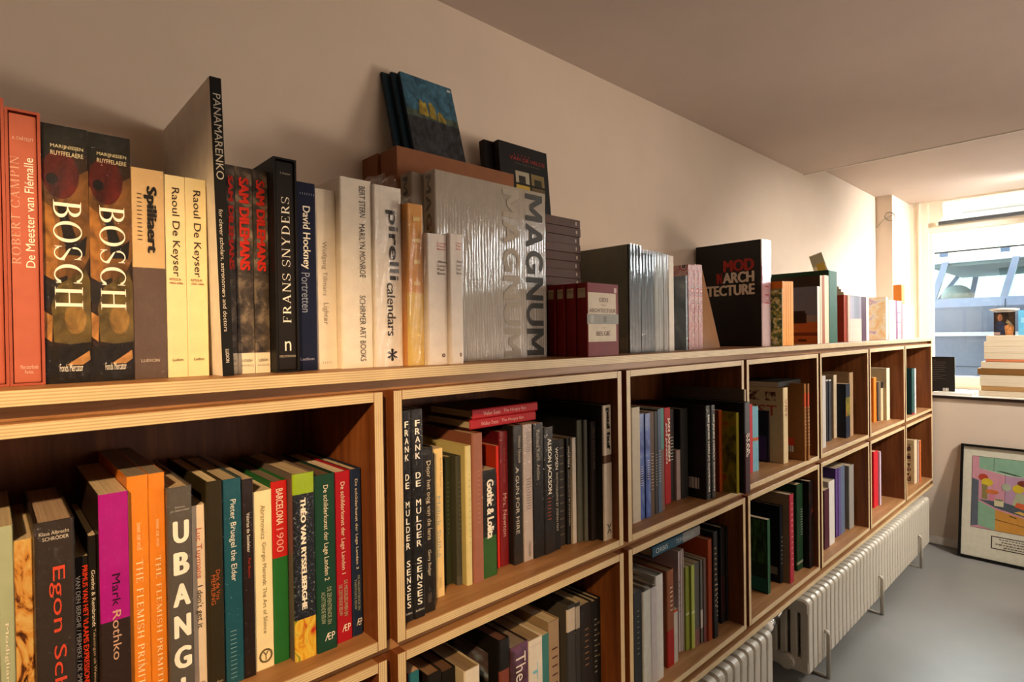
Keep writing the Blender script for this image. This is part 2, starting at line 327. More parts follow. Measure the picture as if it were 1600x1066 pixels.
BLOCK = {
 'M': (1.0, lambda: [_r(0, 0, .2, 1), _r(.8, 0, 1, 1), [(.0, 1), (.24, 1), (.6, .25), (.4, .25)], [(1, 1), (.76, 1), (.4, .25), (.6, .25)]]),
 'A': (.9, lambda: [[(0, 0), (.21, 0), (.55, 1), (.34, 1)], [(.9, 0), (.69, 0), (.35, 1), (.56, 1)], _r(.2, .22, .7, .38)]),
 'G': (.9, lambda: _arc(.45, .5, .45, .52, 42, 330, .2, .17, 24)+[_r(.5, .38, .88, .54), _r(.7, .06, .88, .5)]),
 'N': (.86, lambda: [_r(0, 0, .2, 1), _r(.66, 0, .86, 1), [(0, 1), (.23, 1), (.86, 0), (.63, 0)]]),
 'U': (.86, lambda: [_r(0, .38, .2, 1), _r(.66, .38, .86, 1)]+_arc(.43, .4, .43, .42, 180, 360, .2, .18, 18)),
}
def serif(txt, block=False):
    vs, fs, x = [], [], 0
    for ch in txt:
        if ch == ' ': x += .42; continue
        w_, f = (BLOCK if block else SERIF).get(ch, SERIF['I'])
        for poly in f():
            b = len(vs); vs += [(x+px_, py_, .15*(len(fs) % 13)) for px_, py_ in poly]; fs.append(tuple(range(b, b+len(poly))))
        x += w_+.1
    y0 = min(v[1] for v in vs); y1 = max(v[1] for v in vs); x0 = min(v[0] for v in vs); x1 = max(v[0] for v in vs)
    return [((a-x0)/(x1-x0), (c-y0)/(y1-y0), q) for a, c, q in vs], fs
HOUSE = [('l', 0, 1, 0, .62, '#6f7480'), ('l', 0, 1, .5, .62, '#8a8078'), ('l', 0, 1, .62, 1, '#b8622c'), ('l', 0, 1, .80, .86, '#7a3a1c'), ('l', .05, .75, .46, .64, '#3a2416'), ('l', .12, .36, .34, .6, '#8a4c20'), ('l', .45, .72, .42, .6, '#2a1a12'), ('l', .55, .75, .92, .96, '#5a2a14')]
def pictures(root, pics, t, h, d, kd=''):
    full = []
    for p in pics:
        if p[-1] == '@house': full += HOUSE
        else: full.append(p)
    items = []
    for i, pc_ in enumerate(full):
        if len(pc_) == 3: face, poly, c = pc_
        else:
            face, u0, u1, v0, v1, c = pc_; poly = ((u0, v0), (u0, v1), (u1, v1), (u1, v0))
        bb = (min(p[0] for p in poly), max(p[0] for p in poly), min(p[1] for p in poly), max(p[1] for p in poly))
        items.append([face, poly, c, i, bb, i])
    for a in items:                                                  # pictures that touch form one part, the others are parts of their own
        for b in items:
            if a[5] != b[5] and a[0] == b[0] and a[4][0] <= b[4][1] and b[4][0] <= a[4][1] and a[4][2] <= b[4][3] and b[4][2] <= a[4][3]:
                old, new = max(a[5], b[5]), min(a[5], b[5])
                for q in items:
                    if q[5] == old: q[5] = new
    for cl in sorted({q[5] for q in items}):
        verts, faces, mi, mats = [], [], [], []
        for face, poly, c, i, bb, k in items:
            if k != cl: continue
            O, U, W_ = faceframe(face, t, h, d, (.0002+.00002*i) if kd != 'slipcased_book' else -.0017); m = col(c, .5)
            if m not in mats: mats.append(m)
            b = len(verts); verts += [O+U*u+W_*v for u, v in poly]
            faces.append(tuple(range(b, b+len(poly)))); mi.append(mats.index(m))
        mesh_obj('cover_picture', verts, faces, mats, root, mi)

# ---------------------------------------------------------------- books
def book(kind, label, group, loc, t, h, d, st, mat=None, cat='book', name=None):
    root = thing(name or kind, label, cat, (0, 0, 0), group)
    c = st.get('c', '#222'); s = st.get('s') or c; rough = .34 if st.get('w') else .58
    cm = col(c, rough); sm = ART[st['art']]() if st.get('art') else col(s, rough)
    if st.get('art') in ('stone', 'circles', 'bosch'): cm = sm
    mats = [cm, sm]
    cuts = [0.0, 1.0]; bands = st.get('bands', ())
    for a, b_, _ in bands: cuts += [1-a, 1-b_]
    cuts = sorted(set(round(v, 4) for v in cuts))
    segm = []
    for z0, z1 in zip(cuts, cuts[1:]):
        zm = 1-(z0+z1)/2; idx = 1
        for a, b_, bc in bands:
            if a <= zm <= b_:
                m = col(bc, rough)
                if m not in mats: mats.append(m)
                idx = mats.index(m)
        segm.append(idx)
    hard = kind == 'hardback_book'
    if kind == 'slipcased_book':
        q = .0028; bm = bmesh.new()
        box(bm, (-t/2, 0, 0), (-t/2+q, d, h)); box(bm, (t/2-q, 0, 0), (t/2, d, h)); box(bm, (-t/2+q, 0, 0), (t/2-q, d, q)); box(bm, (-t/2+q, 0, h-q), (t/2-q, d, h)); box(bm, (-t/2+q, d-q, q), (t/2-q, d, h-q))
        from_bm('slipcase', bm, cm, root)
        bm = bmesh.new(); box(bm, (-t/2+q+.0006, .002, q+.0004), (t/2-q-.0006, d-q-.001, h-q-.002)); bevel(bm, .0016, 2)
        from_bm('inner_book', bm, sm, root)
        lettering(root, st.get('tx', ()), t, h, d, -.0015)
    else:
        bt = .0024 if hard else .0005; ov = .003 if hard else 0.0; r = min(.0035 if hard else .0009, t*.3)
        bt = min(bt, t*.2)
        outer = [(-t/2, d)]; inner = [(-t/2+bt, d)]
        nseg = 3 if hard else 1
        for k in range(nseg+1):
            a = PI/2*k/nseg; outer.append((-t/2+r-r*math.cos(a), r-r*math.sin(a)))
        for k in range(nseg+1):
            a = PI/2*k/nseg; outer.append((t/2-r+r*math.sin(a), r-r*math.cos(a)))
        outer.append((t/2, d)); n = len(outer)
        inner = []
        for (x, y) in outer:
            inner.append((max(-t/2+bt, min(t/2-bt, x)), max(bt, y) if y < d else y))
        verts = []; faces = []; mi = []
        for zf in cuts:
            verts += [(x, y, zf*h) for x, y in outer]+[(x, y, zf*h) for x, y in inner]
        L = 2*n
        for j in range(len(cuts)-1):
            for k in range(n-1):
                a = j*L+k; sp = 1 <= k <= n-3
                faces.append((a, a+1, a+1+L, a+L)); mi.append(segm[j] if sp else 0)
                a2 = a+n; faces.append((a2+1, a2, a2+L, a2+1+L)); mi.append(0)
            for k, fl in ((0, 0), (n-1, 1)):
                a = j*L+k; faces.append((a+n, a, a+L, a+n+L) if not fl else (a, a+n, a+n+L, a+L)); mi.append(0)
        for base, up in ((0, 0), ((len(cuts)-1)*L, 1)):
            for k in range(n-1):
                q = (base+k, base+n+k, base+n+k+1, base+k+1); faces.append(q if not up else q[::-1]); mi.append(segm[-1 if up else 0] if 1 <= k <= n-3 else 0)
        mesh_obj('cover', verts, faces, mats, root, mi)
        bm = bmesh.new(); box(bm, (-t/2+bt+.0001, bt+.0012, ov), (t/2-bt-.0001, d-max(ov, .0004), h-max(ov, .0003)))
        from_bm('pages', bm, pages_mat(st.get('pg') or '#cdb894'), root)
        if st.get('tx'): lettering(root, st['tx'], t, h, d)
    if st.get('pics'): pictures(root, st['pics'], t, h, d, kind)
    if st.get('w'):
        w = st['w']; e = .0011; bm = bmesh.new()
        box(bm, (-t/2-e+.0005, -e, -.0002), (t/2+e-.0005, d, h+e))
        if w == 2:
            bmesh.ops.subdivide_edges(bm, edges=bm.edges[:], cuts=7, use_grid_fill=True)
            rnd = random.Random(label)
            for v in bm.verts:
                if v.co.z > h*.98:
                    v.co.z += .006+.03*rnd.random()*max(0, 1-abs(v.co.x)/(t*.55)); v.co.x *= .75
                elif v.co.y < 0: v.co.y -= .0065*rnd.random()
        from_bm('plastic_wrap', bm, {1: WRAP, 2: WRAP2, 3: WRAPX, 4: WRAPS}[w], root)
    if mat is None:
        x, y, z, tl = loc
        root.location = (x, y, z+abs(math.sin(tl))*t/2); root.rotation_euler = (0, tl, 0)
    else: root.matrix_world = mat
    return root
BOOKS = [
('slipcased_book', 'leftmost terracotta slipcase on the bookcase top, cut by the photo edge', 'art books on top of the bookcase', [0.1559, 0.062, 1.2539, 0.0204, 0.3223, 0.2232, 0], {'c': '#a4503c', 's': '#b05a44'}),
('slipcased_book', 'tall terracotta slipcase with a pale lettered spine at the far left of the top', 'art books on top of the bookcase', [0.1819, 0.062, 1.2539, 0.0309, 0.3136, 0.2232, 0], {'c': '#a4503c', 's': '#b4604a', 'tx': [('s', 'ROBERT CAMPIN', 'uS', 0.12, 0.38, 0.17, 0.56, '#d59c86'), ('s', 'De Meester van Flémalle', 'u', 0.52, 0.78, 0.17, 0.57, '#f2ead8'), ('s', 'A. CHÂTELET', 'h', 0.2, 0.8, 0.095, 0.11, '#e0b9a6'), ('s', 'Mercatorfonds', 'h', 0.3, 0.8, 0.925, 0.94, '#e0b9a6'), ('s', 'Paribas', 'h', 0.42, 0.66, 0.945, 0.957, '#e0b9a6')]}),
('paperback_book', 'thick shrink-wrapped dark gold book with five tall white letters, left one of the pair', 'art books on top of the bookcase', [0.2198, 0.0682, 1.2539, 0.0442, 0.3057, 0.2323, 0], {'c': '#2a1b0f', 'tx': [('s', 'BOSCH', 'dS', 0.22, 0.84, 0.29, 0.71, '#f2ead8'), ('s', 'MARIJNISSEN', 'h', 0.2, 0.9, 0.075, 0.092, '#d8c9a0'), ('s', 'RUYFFELAERE', 'h', 0.2, 0.9, 0.1, 0.117, '#d8c9a0'), ('s', 'Fonds Mercator', 'h', 0.3, 0.8, 0.925, 0.955, '#f2ead8')], 'w': 1, 'pics': [('s', [(0, 0), (0, 0.13), (1, 0.1), (1, 0)], '~#17140c'), ('s', [(0, 0.22), (0, 0.62), (0.45, 0.7), (1, 0.5), (1, 0.16), (0.6, 0.2)], '~#6a4720'), ('s', [(0.8, 0.19), (0.776, 0.222), (0.706, 0.251), (0.6, 0.272), (0.469, 0.284), (0.331, 0.284), (0.2, 0.272), (0.094, 0.251), (0.024, 0.222), (0.0, 0.19), (0.024, 0.158), (0.094, 0.129), (0.2, 0.108), (0.331, 0.096), (0.469, 0.096), (0.6, 0.108), (0.706, 0.129), (0.776, 0.158)], '~#4a120c'), ('s', [(0.35, 0.21), (0.342, 0.218), (0.32, 0.224), (0.285, 0.229), (0.243, 0.232), (0.197, 0.232), (0.155, 0.229), (0.12, 0.224), (0.098, 0.218), (0.09, 0.21), (0.098, 0.202), (0.12, 0.196), (0.155, 0.191), (0.197, 0.188), (0.243, 0.188), (0.285, 0.191), (0.32, 0.196), (0.342, 0.202)], '~#0f0c0a'), ('s', [(0.0, 0.3), (0.0, 0.6), (0.25, 0.62), (0.35, 0.45), (0.2, 0.32)], '~#8f5f2a'), ('s', [(0.3, 0.3), (0.45, 0.3), (0.75, 0.45), (0.95, 0.42), (0.9, 0.5), (0.5, 0.5)], '~#17110c'), ('s', [(0.0, 0.58), (0.2, 0.6), (0.5, 0.58), (0.6, 0.66), (0.3, 0.7), (0, 0.68)], '~#1d150e'), ('s', [(0.15, 0.7), (0.3, 0.62), (0.9, 0.55), (1, 0.6), (1, 0.86), (0.2, 0.84)], '~#574820'), ('s', [(0.9, 0.75), (0.886, 0.771), (0.844, 0.789), (0.78, 0.802), (0.702, 0.809), (0.618, 0.809), (0.54, 0.802), (0.476, 0.789), (0.434, 0.771), (0.42, 0.75), (0.434, 0.729), (0.476, 0.711), (0.54, 0.698), (0.618, 0.691), (0.702, 0.691), (0.78, 0.698), (0.844, 0.711), (0.886, 0.729)], '~#7d5f2c'), ('s', [(0, 0.72), (0.18, 0.74), (0.15, 0.84), (0, 0.82)], '~#a06f38'), ('s', [(0, 0.86), (1, 0.84), (1, 1), (0, 1)], '~#181109'), ('s', [(0.45, 0.93), (0.95, 0.875), (0.97, 0.91), (0.8, 0.93)], '~#b58248')]}),
('paperback_book', 'thick shrink-wrapped dark gold book with five tall white letters, right one of the pair', 'art books on top of the bookcase', [0.2638, 0.0682, 1.2539, 0.0431, 0.305, 0.2318, 0], {'c': '#2a1b0f', 'tx': [('s', 'BOSCH', 'dS', 0.22, 0.84, 0.29, 0.71, '#f2ead8'), ('s', 'MARIJNISSEN', 'h', 0.2, 0.9, 0.075, 0.092, '#d8c9a0'), ('s', 'RUYFFELAERE', 'h', 0.2, 0.9, 0.1, 0.117, '#d8c9a0'), ('s', 'Fonds Mercator', 'h', 0.3, 0.8, 0.925, 0.955, '#f2ead8')], 'w': 1, 'pics': [('s', [(0, 0), (0, 0.13), (1, 0.1), (1, 0)], '~#17140c'), ('s', [(0, 0.22), (0, 0.62), (0.45, 0.7), (1, 0.5), (1, 0.16), (0.6, 0.2)], '~#6a4720'), ('s', [(0.8, 0.19), (0.776, 0.222), (0.706, 0.251), (0.6, 0.272), (0.469, 0.284), (0.331, 0.284), (0.2, 0.272), (0.094, 0.251), (0.024, 0.222), (0.0, 0.19), (0.024, 0.158), (0.094, 0.129), (0.2, 0.108), (0.331, 0.096), (0.469, 0.096), (0.6, 0.108), (0.706, 0.129), (0.776, 0.158)], '~#4a120c'), ('s', [(0.35, 0.21), (0.342, 0.218), (0.32, 0.224), (0.285, 0.229), (0.243, 0.232), (0.197, 0.232), (0.155, 0.229), (0.12, 0.224), (0.098, 0.218), (0.09, 0.21), (0.098, 0.202), (0.12, 0.196), (0.155, 0.191), (0.197, 0.188), (0.243, 0.188), (0.285, 0.191), (0.32, 0.196), (0.342, 0.202)], '~#0f0c0a'), ('s', [(0.0, 0.3), (0.0, 0.6), (0.25, 0.62), (0.35, 0.45), (0.2, 0.32)], '~#8f5f2a'), ('s', [(0.3, 0.3), (0.45, 0.3), (0.75, 0.45), (0.95, 0.42), (0.9, 0.5), (0.5, 0.5)], '~#17110c'), ('s', [(0.0, 0.58), (0.2, 0.6), (0.5, 0.58), (0.6, 0.66), (0.3, 0.7), (0, 0.68)], '~#1d150e'), ('s', [(0.15, 0.7), (0.3, 0.62), (0.9, 0.55), (1, 0.6), (1, 0.86), (0.2, 0.84)], '~#574820'), ('s', [(0.9, 0.75), (0.886, 0.771), (0.844, 0.789), (0.78, 0.802), (0.702, 0.809), (0.618, 0.809), (0.54, 0.802), (0.476, 0.789), (0.434, 0.771), (0.42, 0.75), (0.434, 0.729), (0.476, 0.711), (0.54, 0.698), (0.618, 0.691), (0.702, 0.691), (0.78, 0.698), (0.844, 0.711), (0.886, 0.729)], '~#7d5f2c'), ('s', [(0, 0.72), (0.18, 0.74), (0.15, 0.84), (0, 0.82)], '~#a06f38'), ('s', [(0, 0.86), (1, 0.84), (1, 1), (0, 1)], '~#181109'), ('s', [(0.45, 0.93), (0.95, 0.875), (0.97, 0.91), (0.8, 0.93)], '~#b58248')]}),
('paperback_book', 'shrink-wrapped tan book with a grey-brown lower half and bold black title', 'art books on top of the bookcase', [0.304, 0.0682, 1.2539, 0.0365, 0.2706, 0.2057, 0], {'c': '#5b4a3e', 's': '#c9a97a', 'tx': [('s', 'Spilliaert', 'dK', 0.36, 0.76, 0.08, 0.4, '#16120f'), ('s', 'l l l l l l l l l l l l', 'd', 0.16, 0.3, 0.12, 0.34, '#4a3828'), ('s', 'LUDION', 'h', 0.2, 0.75, 0.905, 0.92, '#d8c8b0')], 'bands': [(0.47, 1, '#5a4840')], 'w': 1}),
('paperback_book', 'cream paperback spine lettered in thin grey, left one of two beside the tan book', 'art books on top of the bookcase', [0.3351, 0.0713, 1.2539, 0.0249, 0.2685, 0.2041, 0], {'c': '#efe0bd', 's': '#f0dfae', 'tx': [('s', 'Raoul De Keyser', 'd', 0.25, 0.7, 0.06, 0.5, '#3a2f28'), ('s', 'RETOUR', 'h', 0.18, 0.72, 0.508, 0.52, '#8a3324'), ('s', '1964–2006', 'h', 0.18, 0.8, 0.527, 0.538, '#8a3324'), ('s', 'Ludion', 'h', 0.25, 0.75, 0.905, 0.92, '#6a5a40')]}),
('paperback_book', 'cream paperback spine lettered in thin grey, right one of two beside the very tall book', 'art books on top of the bookcase', [0.3606, 0.0713, 1.2539, 0.0254, 0.2687, 0.2042, 0], {'c': '#efe0bd', 's': '#f0dfae', 'tx': [('s', 'Raoul De Keyser', 'd', 0.25, 0.7, 0.06, 0.5, '#3a2f28'), ('s', 'RETOUR', 'h', 0.18, 0.72, 0.508, 0.52, '#8a3324'), ('s', '1964–2006', 'h', 0.18, 0.8, 0.527, 0.538, '#8a3324'), ('s', 'Ludion', 'h', 0.25, 0.75, 0.905, 0.92, '#6a5a40')]}),
('paperback_book', 'very tall thin book with pale grey cover and black handwritten spine, leaning left', 'art books on top of the bookcase', [0.3881, 0.0372, 1.2539, 0.0146, 0.4004, 0.2641, -0.0244], {'c': '#e8e0d4', 's': '#14120f', 'tx': [('s', 'PANAMARENKO', 'd', 0.2, 0.85, 0.055, 0.34, '#c8bda8'), ('s', 'for clever scholars, astronomers and doctors', 'd', 0.2, 0.6, 0.44, 0.85, '#d8cdb8'), ('s', 'LUDION', 'd', 0.3, 0.6, 0.91, 0.955, '#f2ead8')]}),
('paperback_book', 'grey stone-patterned book with broken red capitals, half hidden behind the very tall book', 'art books on top of the bookcase', [0.4043, 0.0694, 1.2539, 0.0114, 0.2959, 0.2249, 0], {'c': '#4d453d', 'tx': [('s', 'SAM DILEMANS', 'dK', 0.2, 0.78, 0.05, 0.5, '#c62b18'), ('s', 'LUDION', 'h', 0.2, 0.8, 0.93, 0.943, '#55504a'), ('s', 'l l l l l l l l l', 'h', 0.15, 0.85, 0.955, 0.966, '#55504a')], 'bands': [(0.9, 1, '#e8dcc0')], 'art': 'stone'}),
('paperback_book', 'grey stone-patterned book with broken red capitals, middle of three', 'art books on top of the bookcase', [0.4222, 0.0694, 1.2539, 0.0237, 0.2957, 0.2247, 0], {'c': '#4d453d', 'tx': [('s', 'SAM DILEMANS', 'dK', 0.2, 0.78, 0.05, 0.5, '#c62b18'), ('s', 'LUDION', 'h', 0.2, 0.8, 0.93, 0.943, '#55504a'), ('s', 'l l l l l l l l l', 'h', 0.15, 0.85, 0.955, 0.966, '#55504a')], 'bands': [(0.9, 1, '#e8dcc0')], 'art': 'stone'}),
('paperback_book', 'grey stone-patterned book with broken red capitals, beside the black slipcase', 'art books on top of the bookcase', [0.4451, 0.0694, 1.2539, 0.0212, 0.2957, 0.2247, 0], {'c': '#4d453d', 'tx': [('s', 'SAM DILEMANS', 'dK', 0.2, 0.78, 0.05, 0.5, '#c62b18'), ('s', 'LUDION', 'h', 0.2, 0.8, 0.93, 0.943, '#55504a'), ('s', 'l l l l l l l l l', 'h', 0.15, 0.85, 0.955, 0.966, '#55504a')], 'bands': [(0.9, 1, '#e8dcc0')], 'art': 'stone'}),
('slipcased_book', 'black slipcase with a widely spaced white serif title reading upward', 'art books on top of the bookcase', [0.4728, 0.0465, 1.2539, 0.0335, 0.3137, 0.248, 0], {'c': '#15110f', 's': '#1b1512', 'tx': [('s', 'FRANS SNYDERS', 'uS', 0.32, 0.68, 0.18, 0.77, '#f2ead8'), ('s', 'S. Koslow', 'h', 0.3, 0.75, 0.065, 0.075, '#b9ad98'), ('s', 'n', 'h', 0.38, 0.66, 0.855, 0.9, '#f2ead8'), ('s', 'MERCATORFONDS', 'h', 0.15, 0.85, 0.92, 0.93, '#b9ad98')]}),
('hardback_book', 'navy blue hardback with a white and grey title', 'art books on top of the bookcase', [0.5078, 0.062, 1.2539, 0.0359, 0.2876, 0.2186, 0], {'c': '#0c1228', 's': '#0d1430', 'tx': [('s', 'David Hockney', 'dB', 0.3, 0.72, 0.125, 0.46, '#f2ead8'), ('s', 'Portretten', 'd', 0.3, 0.66, 0.48, 0.69, '#8f96a8'), ('s', 'Ludion', 'h', 0.2, 0.8, 0.93, 0.945, '#aab'), ('s', 'l l l l l l l', 'h', 0.3, 0.9, 0.055, 0.066, '#aab')]}),
('paperback_book', 'off-white paperback with a faint grey serif title, right of the navy book', 'art books on top of the bookcase', [0.5441, 0.0713, 1.2539, 0.0358, 0.2846, 0.2163, 0], {'c': '#e9ddc9', 's': '#e6d8c2', 'tx': [('s', 'Wolfgang Tillmans', 'd', 0.3, 0.56, 0.29, 0.59, '#9a8c7c'), ('s', 'Lighter', 'd', 0.3, 0.6, 0.63, 0.75, '#9a8c7c'), ('s', 'l l l l l', 'h', 0.3, 0.7, 0.955, 0.97, '#8a7c6c')]}),
('hardback_book', 'thick off-white book with thin black capitals down the right of its spine', 'art books on top of the bookcase', [0.5907, 0.057, 1.2539, 0.0568, 0.3066, 0.233, 0], {'c': '#e8dcca', 's': '#ece0cc', 'tx': [('s', 'BERT STERN', 'd', 0.6, 0.78, 0.035, 0.2, '#3b332c'), ('s', 'MARILYN MONROE', 'd', 0.58, 0.76, 0.235, 0.52, '#3b332c'), ('s', 'SCHIRMER ART BOOKS', 'd', 0.56, 0.74, 0.615, 0.965, '#3b332c')], 'w': 1}),
('hardback_book', 'white book in crumpled clear plastic with a heavy black lower-case title', 'art books on top of the bookcase', [0.6465, 0.0527, 1.2539, 0.054, 0.3027, 0.2301, 0], {'c': '#efe6d8', 's': '#efe4d4', 'tx': [('s', 'pirelli', 'dB', 0.42, 0.86, 0.13, 0.52, '#16120f'), ('s', 'calendars', 'dB', 0.42, 0.72, 0.535, 0.83, '#16120f'), ('s', '*', 'hB', 0.4, 0.75, 0.9, 0.97, '#16120f')], 'w': 2}),
('hardback_book', 'thin orange and yellow book in loose clear plastic, next to the plastic-wrapped white one', 'art books on top of the bookcase', [0.6904, 0.0372, 1.2539, 0.0331, 0.2769, 0.2105, 0], {'c': '#c9863f', 's': '#dc9a4c', 'tx': [('s', 'l l l l l l l', 'd', 0.35, 0.75, 0.08, 0.9, '#e8c67a')], 'bands': [(0.55, 1, '#e3bf62')], 'w': 2}),
('hardback_book', 'shorter white book with small stacked lettering, left one of the pair before the silver book', 'art books on top of the bookcase', [0.7288, 0.0279, 1.2539, 0.0429, 0.2286, 0.186, 0], {'c': '#f0e6da', 's': '#efe4d8', 'tx': [('s', 'Louis', 'h', 0.5, 0.95, 0.06, 0.075, '#c23a2c'), ('s', 'Paul', 'h', 0.5, 0.85, 0.083, 0.098, '#c23a2c'), ('s', 'Boon', 'h', 0.5, 0.88, 0.107, 0.122, '#c23a2c'), ('s', 'Albums', 'h', 0.5, 0.98, 0.2, 0.22, '#3a302a'), ('s', 'Louis', 'h', 0.5, 0.9, 0.23, 0.25, '#3a302a'), ('s', 'Paul', 'h', 0.5, 0.82, 0.26, 0.28, '#3a302a'), ('s', 'Boon', 'h', 0.5, 0.86, 0.29, 0.31, '#3a302a'), ('s', 'o', 'hB', 0.66, 0.82, 0.915, 0.945, '#4a1f1a')]}),
('hardback_book', 'shorter white book with small stacked lettering, right one of the pair before the silver book', 'art books on top of the bookcase', [0.7654, 0.0217, 1.2539, 0.0296, 0.2317, 0.0558, 0], {'c': '#f0e6da', 's': '#efe4d8', 'tx': [('s', 'Louis', 'h', 0.5, 0.95, 0.06, 0.075, '#c23a2c'), ('s', 'Paul', 'h', 0.5, 0.85, 0.083, 0.098, '#c23a2c'), ('s', 'Boon', 'h', 0.5, 0.88, 0.107, 0.122, '#c23a2c'), ('s', 'Albums', 'h', 0.5, 0.98, 0.2, 0.22, '#3a302a'), ('s', 'Louis', 'h', 0.5, 0.9, 0.23, 0.25, '#3a302a'), ('s', 'Paul', 'h', 0.5, 0.82, 0.26, 0.28, '#3a302a'), ('s', 'Boon', 'h', 0.5, 0.86, 0.29, 0.31, '#3a302a'), ('s', 'o', 'hB', 0.66, 0.82, 0.915, 0.945, '#4a1f1a')]}),
('hardback_book', 'large grey-green hardback with its plain cover towards the left and a dark glossy spine', 'art books on top of the bookcase', [1.3819, 0.0713, 1.2539, 0.0537, 0.279, 0.2232, 0], {'c': '#7d7a70', 's': '#191715', 'w': 4, 'pics': [('l', 0.86, 0.97, 0.86, 0.965, '#8a877a')]}),
('hardback_book', 'black book with silvery plastic, right of the large grey-green one', 'art books on top of the bookcase', [1.4416, 0.0732, 1.2539, 0.0648, 0.2703, 0.2054, 0], {'c': '#1a1a1a', 's': '#151818', 'bands': [(0, 0.03, '#888')], 'w': 4}),
('hardback_book', 'glossy silver-white book third from the grey-green one', 'art books on top of the bookcase', [1.497, 0.0744, 1.2539, 0.0454, 0.2717, 0.2065, 0], {'c': '#c8c4b8', 's': '#8a887e', 'w': 4}),
('paperback_book', 'thin grey paperback between the silver and the white spine', 'art books on top of the bookcase', [1.5318, 0.0744, 1.2539, 0.0233, 0.2676, 0.2034, 0], {'c': '#a9a59c', 's': '#8f8a82', 'w': 4}),
('paperback_book', 'thin white paperback with a pale top, left of the fashion cover', 'art books on top of the bookcase', [1.5573, 0.0732, 1.2539, 0.027, 0.266, 0.2022, 0], {'c': '#e8e2d6', 's': '#e4dccd'}),
('paperback_book', 'blue-grey magazine with a pale figure on its cover, beside the patterned pink spines', 'art books on top of the bookcase', [1.6513, 0.0806, 1.2539, 0.0093, 0.217, 0.124, 0], {'c': '#6c7780', 's': '#8b949a', 'w': 1, 'pics': [('l', 0.02, 0.98, 0.02, 0.98, '@figure')]}),
('paperback_book', 'pink book with circle-patterned spine, leftmost of three', 'art books on top of the bookcase', [1.7009, 0.093, 1.2539, 0.0352, 0.2536, 0.124, 0], {'c': '#c98a86', 'art': 'circles', 'pics': [('l', 0.02, 0.98, 0.02, 0.98, '@circles')]}),
('paperback_book', 'pink book with circle-patterned spine, middle of three', 'art books on top of the bookcase', [1.7302, 0.093, 1.2539, 0.0227, 0.2559, 0.124, 0], {'c': '#c98a86', 'art': 'circles'}),
('paperback_book', 'pink book with circle-patterned spine, rightmost of three', 'art books on top of the bookcase', [1.7541, 0.093, 1.2539, 0.0243, 0.2576, 0.124, 0], {'c': '#c98a86', 'art': 'circles'}),
('hardback_book', 'big black book with red and white capitals on its cover and a pinkish wrapped spine', 'art books on top of the bookcase', [2.1408, 0.0558, 1.2539, 0.0729, 0.3685, 0.2455, 0], {'c': '#120f0d', 's': '#dcb3b2', 'tx': [('l', 'MOD', 'hK', 0.435, 0.895, 0.165, 0.28, '#b2342a'), ('l', 'IN', 'hK', 0.33, 0.415, 0.285, 0.39, '#b2342a'), ('l', 'ARCH', 'hK', 0.425, 0.895, 0.285, 0.39, '#e9d7bf'), ('l', 'ITECTURE', 'hK', 0.14, 0.9, 0.405, 0.51, '#e9d7bf'), ('s', 'l l l l l l', 'd', 0.3, 0.7, 0.2, 0.6, '#b04a52')], 'bands': [(0, 0.22, '#e9ded8'), (0.22, 0.6, '#c99a9e'), (0.6, 1, '#e3c6c6')], 'w': 1}),
('paperback_book', 'small book with a sunlit plant cover, left of the orange spines', 'art books on top of the bookcase', [2.1794, 0.0186, 1.2539, 0.0035, 0.1993, 0.0744, 0], {'c': '#7d8f5a', 's': '#d8cfa8', 'pics': [('l', 0.02, 0.98, 0.02, 0.98, '@plant')]}),
('paperback_book', 'bright orange paperback, leftmost of four', 'art books on top of the bookcase', [2.1967, 0.0186, 1.2539, 0.0305, 0.2252, 0.1364, 0], {'c': '#d9761c', 's': '#ef9a2c'}),
('paperback_book', 'bright orange paperback, second of four', 'art books on top of the bookcase', [2.2217, 0.0186, 1.2539, 0.0186, 0.2263, 0.1364, 0], {'c': '#d9761c', 's': '#ef9a2c'}),
('paperback_book', 'bright orange paperback, third of four', 'art books on top of the bookcase', [2.2419, 0.0186, 1.2539, 0.0212, 0.2274, 0.1364, 0], {'c': '#d9761c', 's': '#ef9a2c'}),
('paperback_book', 'bright orange paperback, beside the house photo cover', 'art books on top of the bookcase', [2.2648, 0.0186, 1.2539, 0.0238, 0.2286, 0.1364, 0], {'c': '#d9761c', 's': '#ef9a2c'}),
('paperback_book', 'book with an orange photo of a house on its cover and a pale spine', 'art books on top of the bookcase', [2.5429, 0.0248, 1.2539, 0.0288, 0.2254, 0.1612, 0], {'c': '#d98a4a', 's': '#efe0cf', 'pics': [('l', 0.02, 0.98, 0.02, 0.98, '@house')]}),
('paperback_book', 'cream taller book behind the house photo cover', 'art books on top of the bookcase', [2.5887, 0.031, 1.2539, 0.0183, 0.271, 0.186, 0], {'c': '#3b2a1c', 's': '#e6d3b2'}),
('paperback_book', 'red-brown taller book between two cream spines', 'art books on top of the bookcase', [2.613, 0.031, 1.2539, 0.0296, 0.2726, 0.186, 0], {'c': '#8a4a2a', 's': '#a85f3c'}),
('paperback_book', 'cream taller book touching the big green book', 'art books on top of the bookcase', [2.6513, 0.031, 1.2539, 0.0463, 0.275, 0.186, 0], {'c': '#dcc8a0', 's': '#ead7b4'}),
('hardback_book', 'large dark green hardback rising above the cream and orange books', 'art books on top of the bookcase', [2.7477, 0.0372, 1.2539, 0.0983, 0.3017, 0.248, 0], {'c': '#1c3a24', 's': '#2c5a42', 'bands': [(0, 0.01, '#9ec4b4')]}),
('paperback_book', 'red-brown book right of the large green one', 'art books on top of the bookcase', [2.9784, 0.062, 1.2539, 0.0346, 0.2107, 0.124, 0], {'c': '#94301a', 's': '#a8432a'}),
